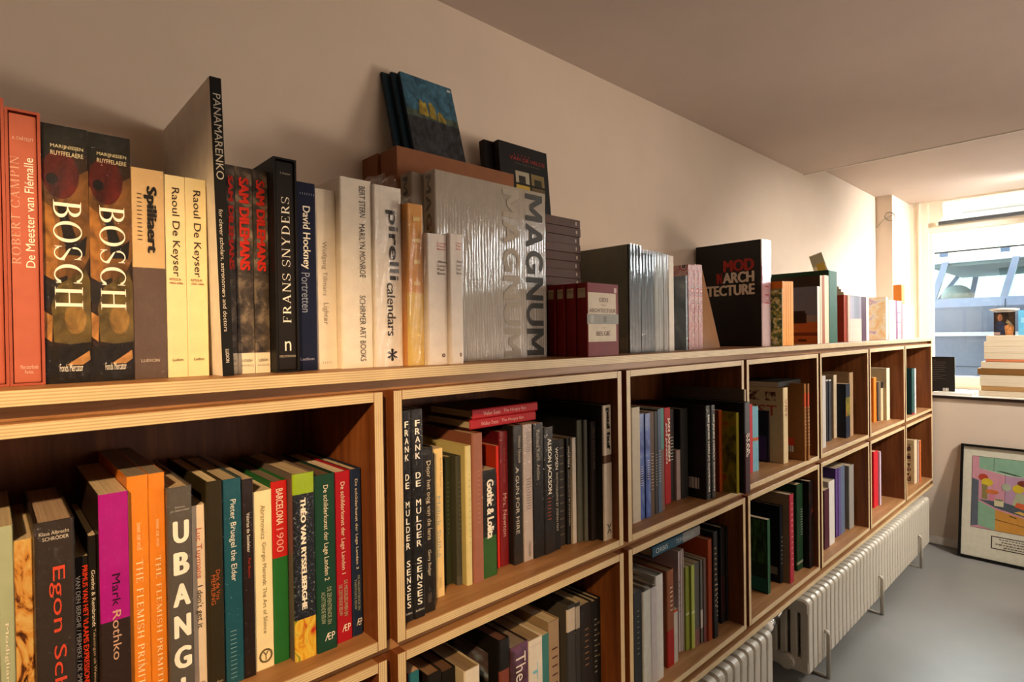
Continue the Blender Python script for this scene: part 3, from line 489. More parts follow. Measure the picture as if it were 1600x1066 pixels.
('paperback_book', 'pale pink spine between the red-brown book and the grey-lilac row', 'art books on top of the bookcase', [3.0102, 0.0558, 1.2539, 0.0283, 0.2083, 0.1583, 0], {'c': '#e9c3b4', 's': '#e8c2b2'}),
('paperback_book', 'first thin grey-lilac striped spine in the row of five beyond the pink one', 'art books on top of the bookcase', [3.0411, 0.0558, 1.2539, 0.0326, 0.2074, 0.1488, 0], {'c': '#a7a3b4', 's': '#b7b0bf', 'bands': [(0.5, 1, '#e9cdbd')]}),
('paperback_book', 'second thin grey-lilac striped spine in the row of five beyond the pink one', 'art books on top of the bookcase', [3.0734, 0.0558, 1.2539, 0.0314, 0.2083, 0.1488, 0], {'c': '#a7a3b4', 's': '#a9a9bb', 'bands': [(0.5, 1, '#e9cdbd')]}),
('paperback_book', 'third thin grey-lilac striped spine in the row of five beyond the pink one', 'art books on top of the bookcase', [3.1055, 0.0558, 1.2539, 0.0319, 0.2092, 0.1488, 0], {'c': '#a7a3b4', 's': '#8f95a4', 'bands': [(0.5, 1, '#e9cdbd')]}),
('paperback_book', 'fourth thin grey-lilac striped spine in the row of five beyond the pink one', 'art books on top of the bookcase', [3.138, 0.0558, 1.2539, 0.0325, 0.2101, 0.1488, 0], {'c': '#a7a3b4', 's': '#8d8f9c', 'bands': [(0.5, 1, '#e9cdbd')]}),
('paperback_book', 'fifth thin grey-lilac striped spine in the row of five beyond the pink one', 'art books on top of the bookcase', [3.1712, 0.0558, 1.2539, 0.033, 0.211, 0.1488, 0], {'c': '#a7a3b4', 's': '#a39aac', 'bands': [(0.5, 1, '#e9cdbd')]}),
('paperback_book', 'dark purple spine at the end of the grey-lilac row', 'art books on top of the bookcase', [3.2246, 0.0558, 1.2539, 0.0731, 0.2105, 0.16, 0], {'c': '#3e1526', 's': '#4d2036'}),
('paperback_book', 'white spine right of the dark purple one', 'art books on top of the bookcase', [3.2815, 0.0558, 1.2539, 0.0399, 0.2095, 0.1592, 0], {'c': '#efe2d4', 's': '#f1e6da'}),
('paperback_book', 'pale book with a sun-bleached orange and lilac picture cover', 'art books on top of the bookcase', [3.6387, 0.062, 1.2539, 0.0428, 0.224, 0.1488, 0], {'c': '#f3d9b6', 's': '#e6c9ae', 'pics': [('l', 0.02, 0.98, 0.02, 0.98, '@bleach')]}),
('paperback_book', 'white spine right of the sun-bleached picture cover', 'art books on top of the bookcase', [3.7591, 0.0744, 1.2539, 0.0623, 0.2134, 0.1622, 0], {'c': '#f4ece2', 's': '#f6efe6'}),
('paperback_book', 'white spine left of the lilac striped ones', 'art books on top of the bookcase', [3.8224, 0.0744, 1.2539, 0.0636, 0.2137, 0.1624, 0], {'c': '#f4ece2', 's': '#f1e8dc'}),
('paperback_book', 'lilac spine with a dark left edge near the right end of the top', 'art books on top of the bookcase', [3.8773, 0.0744, 1.2539, 0.0455, 0.2137, 0.1624, 0], {'c': '#6a4a60', 's': '#7d5a72'}),
('paperback_book', 'pale lilac spine with darker bands near the right end of the top', 'art books on top of the bookcase', [3.9331, 0.0744, 1.2539, 0.0654, 0.2143, 0.1629, 0], {'c': '#b9a6b6', 's': '#c3b0c0', 'bands': [(0.3, 0.33, '#7f6a86'), (0.55, 0.58, '#7f6a86'), (0.72, 0.9, '#a894b4')]}),
('paperback_book', 'reddish lilac spine before the white books at the right end of the top', 'art books on top of the bookcase', [3.9873, 0.0744, 1.2539, 0.0422, 0.2153, 0.1636, 0], {'c': '#a8544c', 's': '#b07a80'}),
('paperback_book', 'white book, last but one at the right end of the top', 'art books on top of the bookcase', [4.0716, 0.0744, 1.2539, 0.1138, 0.1974, 0.15, 0], {'c': '#f6f0e8', 's': '#f8f2ea'}),
('paperback_book', 'thin white book at the very right end of the top', 'art books on top of the bookcase', [4.1999, 0.0744, 1.2539, 0.1259, 0.1932, 0.1469, 0], {'c': '#f6f0e8', 's': '#f3ece2'}),
('paperback_book', 'pale green spine at the left edge of the nearest compartment', 'art books in the nearest compartment', [0.1594, 0.0527, 0.8312, 0.0126, 0.2691, 0.2045, 0], {'c': '#8f9c80', 's': '#a8b294', 'tx': [('s', 'Modigliani', 'd', 0.3, 0.6, 0.4, 0.66, '#f2ead8'), ('s', 'and His Models', 'd', 0.3, 0.6, 0.68, 0.98, '#f2ead8')], 'w': 1}),
('paperback_book', 'ochre book with a calligraphic picture spine beside the pale green one', 'art books in the nearest compartment', [0.1739, 0.0527, 0.8312, 0.0156, 0.2505, 0.1904, 0], {'c': '#c9a35c', 'tx': [('s', 'Cai Guo-Qiang', 'd', 0.3, 0.62, 0.62, 1.0, '#16120f')], 'w': 1, 'art': 'calli'}),
('hardback_book', 'thick black wrapped book with a large red title and orange-edged pages', 'art books in the nearest compartment', [0.2, 0.0279, 0.8312, 0.0357, 0.2716, 0.2064, 0], {'c': '#2a2019', 's': '#332b26', 'tx': [('s', 'Klaus Albrecht', 'h', 0.12, 0.86, 0.04, 0.055, '#d8cdb8'), ('s', 'SCHRÖDER', 'h', 0.2, 0.85, 0.06, 0.078, '#d8cdb8'), ('s', 'Egon Schiele', 'd', 0.34, 0.74, 0.19, 0.92, '#c8452a')], 'w': 1, 'pg': '#b59a80'}),
('paperback_book', 'narrow low black book with hot red and white capitals, right of the thick black one', 'art books in the nearest compartment', [0.2249, 0.0465, 0.8312, 0.0135, 0.219, 0.1664, 0], {'c': '#15110e', 's': '#17120f', 'tx': [('s', 'PRIMUS VAN HET VLAAMS EXPRESSIONISME', 'dB', 0.55, 0.95, 0.05, 0.75, '#d23a1c'), ('s', 'VAN DEN BERGHE / PERMEKE / DE SMET', 'dB', 0.1, 0.42, 0.1, 0.7, '#f2ead8')]}),
('paperback_book', 'slim black book with a small white gothic title left of the magenta spine', 'art books in the nearest compartment', [0.2359, 0.0465, 0.8312, 0.0078, 0.2412, 0.1833, 0], {'c': '#17130f', 's': '#1a1510', 'tx': [('s', 'Goethe & Rembrandt', 'd', 0.3, 0.75, 0.17, 0.45, '#f2ead8'), ('s', 'Tekeningen uit Weimar', 'd', 0.3, 0.72, 0.46, 0.74, '#bca98c')]}),
('paperback_book', 'thick shrink-wrapped book, magenta above and dark brown below', 'art books in the nearest compartment', [0.2549, 0.0279, 0.8312, 0.0293, 0.2918, 0.2218, 0], {'c': '#2b1d18', 's': '#a3147e', 'tx': [('s', 'Mark', 'd', 0.4, 0.68, 0.33, 0.46, '#2c0d20'), ('s', 'Rothko', 'd', 0.4, 0.68, 0.48, 0.68, '#c9a184')], 'bands': [(0.52, 1, '#2e211d')], 'w': 1}),
('paperback_book', 'bright orange spine with pale capitals, left one of the pair', 'art books in the nearest compartment', [0.281, 0.0372, 0.8312, 0.022, 0.3061, 0.2319, 0], {'c': '#d0731c', 's': '#e08322', 'tx': [('s', 'DIRK DE VOS', 'd', 0.42, 0.58, 0.19, 0.3, '#f4d8a8'), ('s', 'THE FLEMISH PRIMITIVES', 'dS', 0.36, 0.68, 0.34, 0.95, '#f4dcb0')], 'w': 1, 'pg': '#8a7a66'}),
('paperback_book', 'bright orange spine with pale capitals, right one of the pair', 'art books in the nearest compartment', [0.3011, 0.0372, 0.8312, 0.0175, 0.3058, 0.2319, 0], {'c': '#d0731c', 's': '#e08322', 'tx': [('s', 'DIRK DE VOS', 'd', 0.42, 0.58, 0.19, 0.3, '#f4d8a8'), ('s', 'THE FLEMISH PRIMITIVES', 'dS', 0.36, 0.68, 0.34, 0.95, '#f4dcb0')], 'w': 1, 'pg': '#8a7a66'}),
('hardback_book', 'grey book with six huge stacked white letters', 'art books in the nearest compartment', [0.3244, 0.0279, 0.8312, 0.0283, 0.2856, 0.217, 0], {'c': '#4d4741', 's': '#56504a', 'tx': [('s', 'U', 'hK', 0.2, 0.84, 0.15, 0.25, '#f2ead8'), ('s', 'B', 'hK', 0.2, 0.84, 0.29, 0.39, '#f2ead8'), ('s', 'A', 'hK', 0.16, 0.86, 0.43, 0.53, '#f2ead8'), ('s', 'N', 'hK', 0.18, 0.86, 0.57, 0.67, '#f2ead8'), ('s', 'G', 'hK', 0.16, 0.86, 0.71, 0.81, '#f2ead8'), ('s', 'I', 'hK', 0.4, 0.6, 0.85, 0.95, '#f2ead8'), ('s', 'Edited by', 'h', 0.3, 0.7, 0.085, 0.094, '#c8c0b4'), ('s', 'J.A. GROOTAERT', 'h', 0.12, 0.88, 0.1, 0.11, '#c8c0b4')], 'w': 1}),
('paperback_book', 'pale pinkish slim book with a red and black serif title', 'art books in the nearest compartment', [0.3478, 0.0434, 0.8312, 0.0178, 0.254, 0.193, 0], {'c': '#dcc5a8', 's': '#e4cfb4', 'tx': [('s', 'Luc Tuymans', 'd', 0.3, 0.75, 0.12, 0.38, '#b8584a'), ('s', "I don't get it", 'd', 0.3, 0.78, 0.42, 0.64, '#16120f'), ('s', 'LUDION', 'h', 0.15, 0.8, 0.92, 0.935, '#6a5a4a')]}),
('hardback_book', 'olive black book with a small orange serif title', 'art books in the nearest compartment', [0.3673, 0.0372, 0.8312, 0.0203, 0.2834, 0.2154, 0], {'c': '#28200f', 's': '#2d2614', 'tx': [('s', 'Dirk de Vos', 'd', 0.5, 0.74, 0.42, 0.56, '#b8602a'), ('s', 'MEMLING', 'd', 0.2, 0.46, 0.44, 0.58, '#b8602a'), ('s', 'Ludion', 'h', 0.2, 0.8, 0.94, 0.955, '#b0a080')], 'pg': '#d9c7a2'}),
('hardback_book', 'teal blue shrink-wrapped book with a white serif title', 'art books in the nearest compartment', [0.3908, 0.0434, 0.8312, 0.026, 0.281, 0.2136, 0], {'c': '#123a42', 's': '#1a4f5c', 'tx': [('s', 'Pieter Bruegel the Elder', 'd', 0.32, 0.68, 0.1, 0.5, '#e8e4d4'), ('s', 'l l l l l l l l l l l l', 'd', 0.3, 0.6, 0.74, 0.97, '#7fa0a4')], 'w': 1}),
('paperback_book', 'narrow dark brown glossy spine with a tiny white and red title', 'art books in the nearest compartment', [0.4113, 0.0431, 0.8312, 0.0144, 0.2775, 0.2109, 0], {'c': '#1a1210', 's': '#241916', 'tx': [('s', 'Valerius de Saedeleer', 'd', 0.35, 0.65, 0.17, 0.37, '#f2ead8'), ('s', 'Piet Boyens', 'd', 0.35, 0.65, 0.4, 0.5, '#b8321f')], 'w': 1}),
('paperback_book', 'cream spine with a thin grey title and a round emblem at its foot', 'art books in the nearest compartment', [0.4323, 0.0486, 0.8312, 0.0269, 0.2555, 0.1942, 0], {'c': '#ecdcae', 's': '#f0e0b0', 'tx': [('s', 'Abramowicz', 'd', 0.4, 0.64, 0.08, 0.27, '#8a7a52'), ('s', 'Giorgio Morandi: The Art of Silence', 'd', 0.4, 0.66, 0.29, 0.8, '#7a6a48'), ('s', 'O', 'h', 0.2, 0.9, 0.885, 0.965, '#6a5a3c'), ('s', 'Y', 'h', 0.4, 0.7, 0.9, 0.95, '#6a5a3c')]}),
('hardback_book', 'red over green spine with thin white lettering', 'art books in the nearest compartment', [0.4578, 0.0495, 0.8312, 0.0234, 0.2646, 0.2011, 0], {'c': '#1d5a2a', 's': '#c3211e', 'tx': [('s', 'BARCELONA', 'dB', 0.25, 0.68, 0.04, 0.24, '#f0d8c0'), ('s', '1900', 'd', 0.25, 0.68, 0.26, 0.39, '#e8a898')], 'bands': [(0.42, 1, '#256b2e')], 'pg': '#7a6a58'}),
('hardback_book', 'dark painting spine with a white capital title, lime top and yellow foot', 'art books in the nearest compartment', [0.4862, 0.0317, 0.8312, 0.0325, 0.2742, 0.2084, 0], {'c': '#6a5a52', 's': '#202022', 'tx': [('s', 'THÉO VAN RYSSELBERGHE', 'dK', 0.32, 0.62, 0.13, 0.73, '#f2ead8')], 'bands': [(0, 0.11, '#8fae22'), (0.78, 1, '@yellowpaint')], 'w': 1, 'art': 'rysse'}),
('hardback_book', 'dark green hardback with a small white serif title, left of the red and blue ones', 'art books in the nearest compartment', [0.5186, 0.0306, 0.8312, 0.0316, 0.2668, 0.2027, 0], {'c': '#0f2e22', 's': '#17402f', 'tx': [('s', 'De schilderkunst der Lage Landen 2', 'd', 0.32, 0.62, 0.06, 0.6, '#e8dcc0'), ('s', 'DE ZEVENTIENDE EN', 'd', 0.5, 0.7, 0.64, 0.85, '#a8b090'), ('s', 'ACHTTIENDE EEUW', 'd', 0.2, 0.4, 0.66, 0.84, '#a8b090'), ('s', 'ÆP', 'h', 0.35, 0.85, 0.9, 0.94, '#f2ead8')], 'pg': '#6a5440'}),
('hardback_book', 'crimson hardback with a small white serif title between green and blue', 'art books in the nearest compartment', [0.549, 0.0371, 0.8312, 0.0285, 0.2647, 0.2012, 0], {'c': '#8a0f1c', 's': '#ad1826', 'tx': [('s', 'De schilderkunst der Lage Landen 1', 'd', 0.32, 0.62, 0.06, 0.6, '#e8dcc0'), ('s', 'DE MIDDELEEUWEN EN', 'd', 0.5, 0.7, 0.64, 0.85, '#a8b090'), ('s', 'DE ZESTIENDE EEUW', 'd', 0.2, 0.4, 0.66, 0.84, '#a8b090'), ('s', 'ÆP', 'h', 0.35, 0.85, 0.9, 0.94, '#f2ead8')], 'pg': '#e0cdb4'}),
('hardback_book', 'navy hardback with a small white serif title, last in the nearest compartment', 'art books in the nearest compartment', [0.5732, 0.0394, 0.8312, 0.0192, 0.2643, 0.2009, 0], {'c': '#141d30', 's': '#1d2a44', 'tx': [('s', 'De schilderkunst der Lage Landen 3', 'd', 0.32, 0.62, 0.06, 0.6, '#e8dcc0'), ('s', 'DE NEGENTIENDE EN', 'd', 0.5, 0.7, 0.64, 0.85, '#a8b090'), ('s', 'TWINTIGSTE EEUW', 'd', 0.2, 0.4, 0.66, 0.84, '#a8b090'), ('s', 'ÆP', 'h', 0.35, 0.85, 0.9, 0.94, '#f2ead8')]}),
('hardback_book', 'tall black shrink-wrapped book with stacked white letters, left one of the pair', 'photography books in the second upper compartment', [0.6541, 0.0187, 0.8312, 0.0172, 0.3499, 0.2504, 0], {'c': '#16120f', 's': '#15110f', 'tx': [('s', 'F', 'hB', 0.3, 0.72, 0.05, 0.08, '#f2ead8'), ('s', 'R', 'hB', 0.3, 0.72, 0.089, 0.119, '#f2ead8'), ('s', 'A', 'hB', 0.3, 0.72, 0.128, 0.158, '#f2ead8'), ('s', 'N', 'hB', 0.3, 0.72, 0.16699999999999998, 0.197, '#f2ead8'), ('s', 'K', 'hB', 0.3, 0.72, 0.20600000000000002, 0.236, '#f2ead8'), ('s', 'D', 'hB', 0.3, 0.72, 0.3, 0.33, '#f2ead8'), ('s', 'E', 'hB', 0.3, 0.72, 0.33899999999999997, 0.369, '#f2ead8'), ('s', 'M', 'hB', 0.3, 0.72, 0.43, 0.46, '#f2ead8'), ('s', 'U', 'hB', 0.3, 0.72, 0.469, 0.499, '#f2ead8'), ('s', 'L', 'hB', 0.3, 0.72, 0.508, 0.538, '#f2ead8'), ('s', 'D', 'hB', 0.3, 0.72, 0.5469999999999999, 0.577, '#f2ead8'), ('s', 'E', 'hB', 0.3, 0.72, 0.586, 0.616, '#f2ead8'), ('s', 'R', 'hB', 0.3, 0.72, 0.625, 0.655, '#f2ead8'), ('s', 'S', 'hB', 0.3, 0.72, 0.71, 0.74, '#f2ead8'), ('s', 'E', 'hB', 0.3, 0.72, 0.749, 0.779, '#f2ead8'), ('s', 'N', 'hB', 0.3, 0.72, 0.7879999999999999, 0.818, '#f2ead8'), ('s', 'S', 'hB', 0.3, 0.72, 0.827, 0.857, '#f2ead8'), ('s', 'E', 'hB', 0.3, 0.72, 0.866, 0.896, '#f2ead8'), ('s', 'S', 'hB', 0.3, 0.72, 0.905, 0.935, '#f2ead8'), ('s', 'ludion', 'h', 0.15, 0.85, 0.955, 0.965, '#f2ead8')], 'w': 1}),
('hardback_book', 'tall black shrink-wrapped book with stacked white letters, right one of the pair', 'photography books in the second upper compartment', [0.6748, 0.0177, 0.8312, 0.0234, 0.3504, 0.2514, 0], {'c': '#16120f', 's': '#15110f', 'tx': [('s', 'F', 'hB', 0.3, 0.72, 0.05, 0.08, '#f2ead8'), ('s', 'R', 'hB', 0.3, 0.72, 0.089, 0.119, '#f2ead8'), ('s', 'A', 'hB', 0.3, 0.72, 0.128, 0.158, '#f2ead8'), ('s', 'N', 'hB', 0.3, 0.72, 0.16699999999999998, 0.197, '#f2ead8'), ('s', 'K', 'hB', 0.3, 0.72, 0.20600000000000002, 0.236, '#f2ead8'), ('s', 'D', 'hB', 0.3, 0.72, 0.3, 0.33, '#f2ead8'), ('s', 'E', 'hB', 0.3, 0.72, 0.33899999999999997, 0.369, '#f2ead8'), ('s', 'M', 'hB', 0.3, 0.72, 0.43, 0.46, '#f2ead8'), ('s', 'U', 'hB', 0.3, 0.72, 0.469, 0.499, '#f2ead8'), ('s', 'L', 'hB', 0.3, 0.72, 0.508, 0.538, '#f2ead8'), ('s', 'D', 'hB', 0.3, 0.72, 0.5469999999999999, 0.577, '#f2ead8'), ('s', 'E', 'hB', 0.3, 0.72, 0.586, 0.616, '#f2ead8'), ('s', 'R', 'hB', 0.3, 0.72, 0.625, 0.655, '#f2ead8'), ('s', 'S', 'hB', 0.3, 0.72, 0.71, 0.74, '#f2ead8'), ('s', 'E', 'hB', 0.3, 0.72, 0.749, 0.779, '#f2ead8'), ('s', 'N', 'hB', 0.3, 0.72, 0.7879999999999999, 0.818, '#f2ead8'), ('s', 'S', 'hB', 0.3, 0.72, 0.827, 0.857, '#f2ead8'), ('s', 'E', 'hB', 0.3, 0.72, 0.866, 0.896, '#f2ead8'), ('s', 'S', 'hB', 0.3, 0.72, 0.905, 0.935, '#f2ead8'), ('s', 'ludion', 'h', 0.15, 0.85, 0.955, 0.965, '#f2ead8')], 'w': 1}),
('hardback_book', 'black shrink-wrapped book with a cream rounded title next to the stacked-letter pair', 'photography books in the second upper compartment', [0.6986, 0.0219, 0.8312, 0.0235, 0.2824, 0.2146, 0], {'c': '#1a1511', 's': '#1d1712', 'tx': [('s', 'Door het oog van de lens', 'd', 0.25, 0.7, 0.08, 0.56, '#d8c8a4'), ('s', 'Gerry Badger', 'd', 0.3, 0.62, 0.62, 0.78, '#d8c8a4'), ('s', 'TERRA', 'd', 0.3, 0.6, 0.88, 0.94, '#7a6a54')], 'w': 1}),
('paperback_book', 'cream yellow book with a pale blue and gold title, right of the black wrapped ones', 'photography books in the second upper compartment', [0.7446, 0.0557, 0.8312, 0.0187, 0.2697, 0.205, 0], {'c': '#e0bf7a', 's': '#e8c684', 'tx': [('s', 'André Magnin', 'd', 0.55, 0.8, 0.06, 0.26, '#a08a5c'), ('s', 'Malick Sidibé', 'd', 0.2, 0.62, 0.32, 0.73, '#9aa39a'), ('s', 'STEIDL', 'd', 0.35, 0.6, 0.87, 0.94, '#a08a5c')]}),
('paperback_book', 'dark green book behind the cream yellow one', 'photography books in the second upper compartment', [0.7867, 0.0864, 0.8312, 0.0149, 0.2432, 0.1827, 0], {'c': '#2a2d1c', 's': '#34371f', 'tx': [('s', 'l l l l l l l l l l l l', 'd', 0.35, 0.65, 0.2, 0.6, '#5d6040')]}),
('hardback_book', 'grey-green book with a slightly paler foot', 'photography books in the second upper compartment', [0.8006, 0.0694, 0.8312, 0.012, 0.245, 0.1862, 0], {'c': '#3a3a2c', 's': '#45453a', 'tx': [('s', 'l l l l l l l l l l l l', 'd', 0.35, 0.65, 0.2, 0.6, '#6d6d58')], 'bands': [(0.93, 1, '#55534a')]}),
('hardback_book', 'big pale yellow book with its cover showing to the left', 'photography books in the second upper compartment', [0.8139, 0.0558, 0.8312, 0.014, 0.2645, 0.201, 0], {'c': '#b3a56c', 's': '#d6c98e', 'tx': [('s', 'l l l l l l l l l l l l', 'd', 0.4, 0.65, 0.2, 0.7, '#c0b27c')]}),
('hardback_book', 'large dusty pink-brown hardback behind the pale yellow one', 'photography books in the second upper compartment', [0.834, 0.0532, 0.8312, 0.0256, 0.2858, 0.2159, 0], {'c': '#7e4c3a', 's': '#9a6350', 'tx': [('s', 'l l l l l l l l l l l l', 'd', 0.4, 0.65, 0.25, 0.6, '#b07c64')]}),
('paperback_book', 'black over green spine with an ornate white blackletter title', 'photography books in the second upper compartment', [0.8648, 0.0568, 0.8312, 0.0352, 0.2102, 0.1597, 0], {'c': '#1a1410', 's': '#1a1512', 'tx': [('s', 'Gothic & Lolita', 'dK', 0.3, 0.8, 0.09, 0.64, '#f2ead8')], 'bands': [(0.62, 1, '#2f5a26')], 'w': 1}),
('paperback_book', 'thin bright red spine right of the blackletter book', 'photography books in the second upper compartment', [0.9066, 0.0789, 0.8312, 0.0069, 0.2482, 0.1886, 0], {'c': '#a8301a', 's': '#d8301c'}),
('hardback_book', 'dark red hardback with a small cream title', 'photography books in the second upper compartment', [0.9225, 0.0768, 0.8312, 0.024, 0.2757, 0.1923, 0], {'c': '#5a1016', 's': '#7d1a20', 'tx': [('s', 'Mrs. Newton', 'd', 0.3, 0.7, 0.46, 0.78, '#e0b8a8'), ('s', 'Alice Springs', 'd', 0.35, 0.65, 0.12, 0.38, '#a8504a')], 'w': 1}),
('hardback_book', 'dark grey book with a long white title, right of the dark red hardback', 'photography books in the second upper compartment', [0.9483, 0.0623, 0.8312, 0.027, 0.2871, 0.2068, 0], {'c': '#1c1917', 's': '#272320', 'tx': [('s', 'Helmut Newton', 'd', 0.5, 0.8, 0.08, 0.27, '#b0a490'), ('s', 'A GUN FOR HIRE', 'd', 0.2, 0.55, 0.3, 0.78, '#cfc4b0')], 'w': 1}),
('paperback_book', 'light pinkish-grey book with bar-like black marks on its spine', 'photography books in the second upper compartment', [0.9755, 0.0612, 0.8312, 0.0266, 0.2856, 0.2079, 0], {'c': '#a89a90', 's': '#b9aaa2', 'tx': [('s', 'l l l l l l l l l l l', 'd', 0.3, 0.8, 0.06, 0.2, '#4a403a'), ('s', 'l l l l l l l l l l l l', 'd', 0.3, 0.8, 0.4, 0.62, '#4a403a'), ('s', 'TASCHEN', 'd', 0.45, 0.7, 0.86, 0.97, '#4a403a')], 'w': 1}),
('paperback_book', 'black book with a thin grey title right of the bar-marked one', 'photography books in the second upper compartment', [1.0041, 0.0585, 0.8312, 0.0298, 0.2851, 0.2106, 0], {'c': '#14110f', 's': '#191614', 'tx': [('s', 'Richard Kern  Action', 'd', 0.3, 0.65, 0.05, 0.42, '#b3a690')], 'w': 1}),
('hardback_book', 'black shrink-wrapped book with a bold white and orange title', 'photography books in the second upper compartment', [1.0343, 0.0565, 0.8312, 0.0299, 0.2734, 0.2078, 0], {'c': '#14110f', 's': '#1b1816', 'tx': [('s', 'ALISON JACKSON', 'dB', 0.25, 0.75, 0.09, 0.53, '#f2ead8'), ('s', 'l l l l l l l', 'd', 0.3, 0.65, 0.56, 0.73, '#c8512a')], 'w': 1}),
('paperback_book', 'low black book with small white capitals, left of two alike', 'photography books in the second upper compartment', [1.0608, 0.059, 0.8312, 0.0224, 0.2425, 0.1843, 0], {'c': '#12100e', 's': '#171411', 'tx': [('s', 'WOMEN', 'd', 0.3, 0.7, 0.07, 0.27, '#f2ead8'), ('s', 'PHOTOGRAPHS BY STEFAN MAY', 'd', 0.35, 0.65, 0.3, 0.83, '#bdb29e')]}),
('paperback_book', 'dark brown book with dim brown capitals between two low black ones', 'photography books in the second upper compartment', [1.0856, 0.068, 0.8312, 0.0264, 0.2375, 0.1805, 0], {'c': '#1d1812', 's': '#2b231b', 'tx': [('s', 'l l l l l l l l l l l l', 'd', 0.25, 0.75, 0.07, 0.9, '#5d5140')]}),
('paperback_book', 'low black book with small white capitals, right of two alike', 'photography books in the second upper compartment', [1.1052, 0.063, 0.8312, 0.012, 0.2392, 0.1818, 0], {'c': '#12100e', 's': '#171411', 'tx': [('s', 'WOMEN', 'd', 0.3, 0.7, 0.07, 0.27, '#f2ead8'), ('s', 'PHOTOGRAPHS BY STEFAN MAY', 'd', 0.35, 0.65, 0.3, 0.83, '#bdb29e')]}),
('paperback_book', 'thin white spine right of the low black books', 'photography books in the second upper compartment', [1.118, 0.0574, 0.8312, 0.0128, 0.2393, 0.1819, 0], {'c': '#b8aea0', 's': '#c9beb0'}),
('hardback_book', 'grey-green spine with dark edge, taller than the thin white one', 'photography books in the second upper compartment', [1.1336, 0.0534, 0.8312, 0.0177, 0.2776, 0.211, 0], {'c': '#3a3a30', 's': '#59584a'}),
('hardback_book', 'second grey-green spine, beside the dark brown lettered one', 'photography books in the second upper compartment', [1.1486, 0.0472, 0.8312, 0.0114, 0.277, 0.2105, 0], {'c': '#46463a', 's': '#66655a'}),
('hardback_book', 'dark brown spine with faint lettering left of the patterned cover', 'photography books in the second upper compartment', [1.1638, 0.0379, 0.8312, 0.0182, 0.2729, 0.2074, 0], {'c': '#1d1511', 's': '#2a1f1a', 'tx': [('s', 'SELF EXPOSURE', 'd', 0.3, 0.7, 0.05, 0.4, '#6d5a48')]}),
('hardback_book', 'tall cream spine with a black lower-case title, last in the second compartment', 'photography books in the second upper compartment', [1.1891, 0.0174, 0.8312, 0.0317, 0.3096, 0.2232, 0], {'c': '#23201a', 's': '#c8b7a0', 'tx': [('s', 'paul huf', 'dK', 0.3, 0.75, 0.02, 0.33, '#16120f'), ('s', '><', 'd', 0.3, 0.8, 0.88, 0.95, '#16120f')], 'bands': [(0.37, 0.43, '#5a3a24')], 'pics': [('l', 0.02, 0.75, 0.25, 0.95, '@rust')]}),
('hardback_book', 'thick cream spine at the left edge of the third compartment', 'photo and comic books in the third upper compartment', [1.3339, 0.0406, 0.8312, 0.0368, 0.2885, 0.2193, 0], {'c': '#b0a48e', 's': '#c2b69e'}),
('paperback_book', 'bright blue cloud-patterned spine, left of two', 'photo and comic books in the third upper compartment', [1.3649, 0.0459, 0.8312, 0.0244, 0.2689, 0.2044, 0], {'c': '#3d4f80', 'tx': [('s', 'l l l l l l l l l', 'd', 0.3, 0.7, 0.5, 0.68, '#f2ead8')], 'art': 'bluecloud'}),
('paperback_book', 'bright blue cloud-patterned spine, right of two', 'photo and comic books in the third upper compartment', [1.3886, 0.0428, 0.8312, 0.0223, 0.2674, 0.2032, 0], {'c': '#3d4f80', 'tx': [('s', 'l l l l l l l l l', 'd', 0.3, 0.7, 0.45, 0.63, '#f2ead8')], 'art': 'bluecloud'}),
('paperback_book', 'thin brown spine right of the blue pair', 'photo and comic books in the third upper compartment', [1.411, 0.0458, 0.8312, 0.0218, 0.2687, 0.2042, 0], {'c': '#4a382c', 's': '#5d4838', 'tx': [('s', 'l l l l l l l l l l l l', 'd', 0.3, 0.7, 0.4, 0.75, '#c8b8a0')]}),
('paperback_book', 'thin dark grey spine with pale lettering, after the thin brown one', 'photo and comic books in the third upper compartment', [1.4295, 0.0451, 0.8312, 0.0143, 0.2677, 0.2035, 0], {'c': '#2a2a2a', 's': '#3a3836', 'tx': [('s', 'l l l l l l l l l l l l', 'd', 0.3, 0.7, 0.42, 0.72, '#b8ac98')]}),
('paperback_book', 'blue-grey spine with pale lettering left of the red titled spine', 'photo and comic books in the third upper compartment', [1.4451, 0.0444, 0.8312, 0.0162, 0.2721, 0.2068, 0], {'c': '#3d4b5c', 's': '#54657a', 'tx': [('s', 'l l l l l l l l l l l l', 'd', 0.3, 0.7, 0.4, 0.7, '#c8c4b8')]}),
('paperback_book', 'teal multi-coloured thin spine touching the red one', 'photo and comic books in the third upper compartment', [1.4625, 0.0474, 0.8312, 0.0179, 0.2732, 0.2077, 0], {'c': '#3c6a64', 's': '#4f8a80', 'bands': [(0.4, 1, '#7a5a54')]}),
('hardback_book', 'broad red spine with a doubled white title', 'photo and comic books in the third upper compartment', [1.5266, 0.0713, 0.8312, 0.032, 0.2662, 0.1978, 0], {'c': '#a3161c', 's': '#b01d22', 'tx': [('s', 'JAN JANSEN', 'dK', 0.45, 0.85, 0.1, 0.56, '#f2ead8'), ('s', 'JAN JANSEN', 'dK', 0.1, 0.42, 0.15, 0.58, '#e0c8bc')]}),
('paperback_book', 'dark spine with small white lettering right of the red one', 'photo and comic books in the third upper compartment', [1.557, 0.0783, 0.8312, 0.0279, 0.2572, 0.1908, 0], {'c': '#2c211c', 's': '#2f2723', 'tx': [('s', 'l l l l l l l l', 'd', 0.3, 0.8, 0.3, 0.55, '#f2ead8')]}),
('paperback_book', 'low pinkish white spine in front of dark books', 'photo and comic books in the third upper compartment', [1.5814, 0.0711, 0.8312, 0.0203, 0.1407, 0.124, 0], {'c': '#b09a92', 's': '#b8a29c'}),
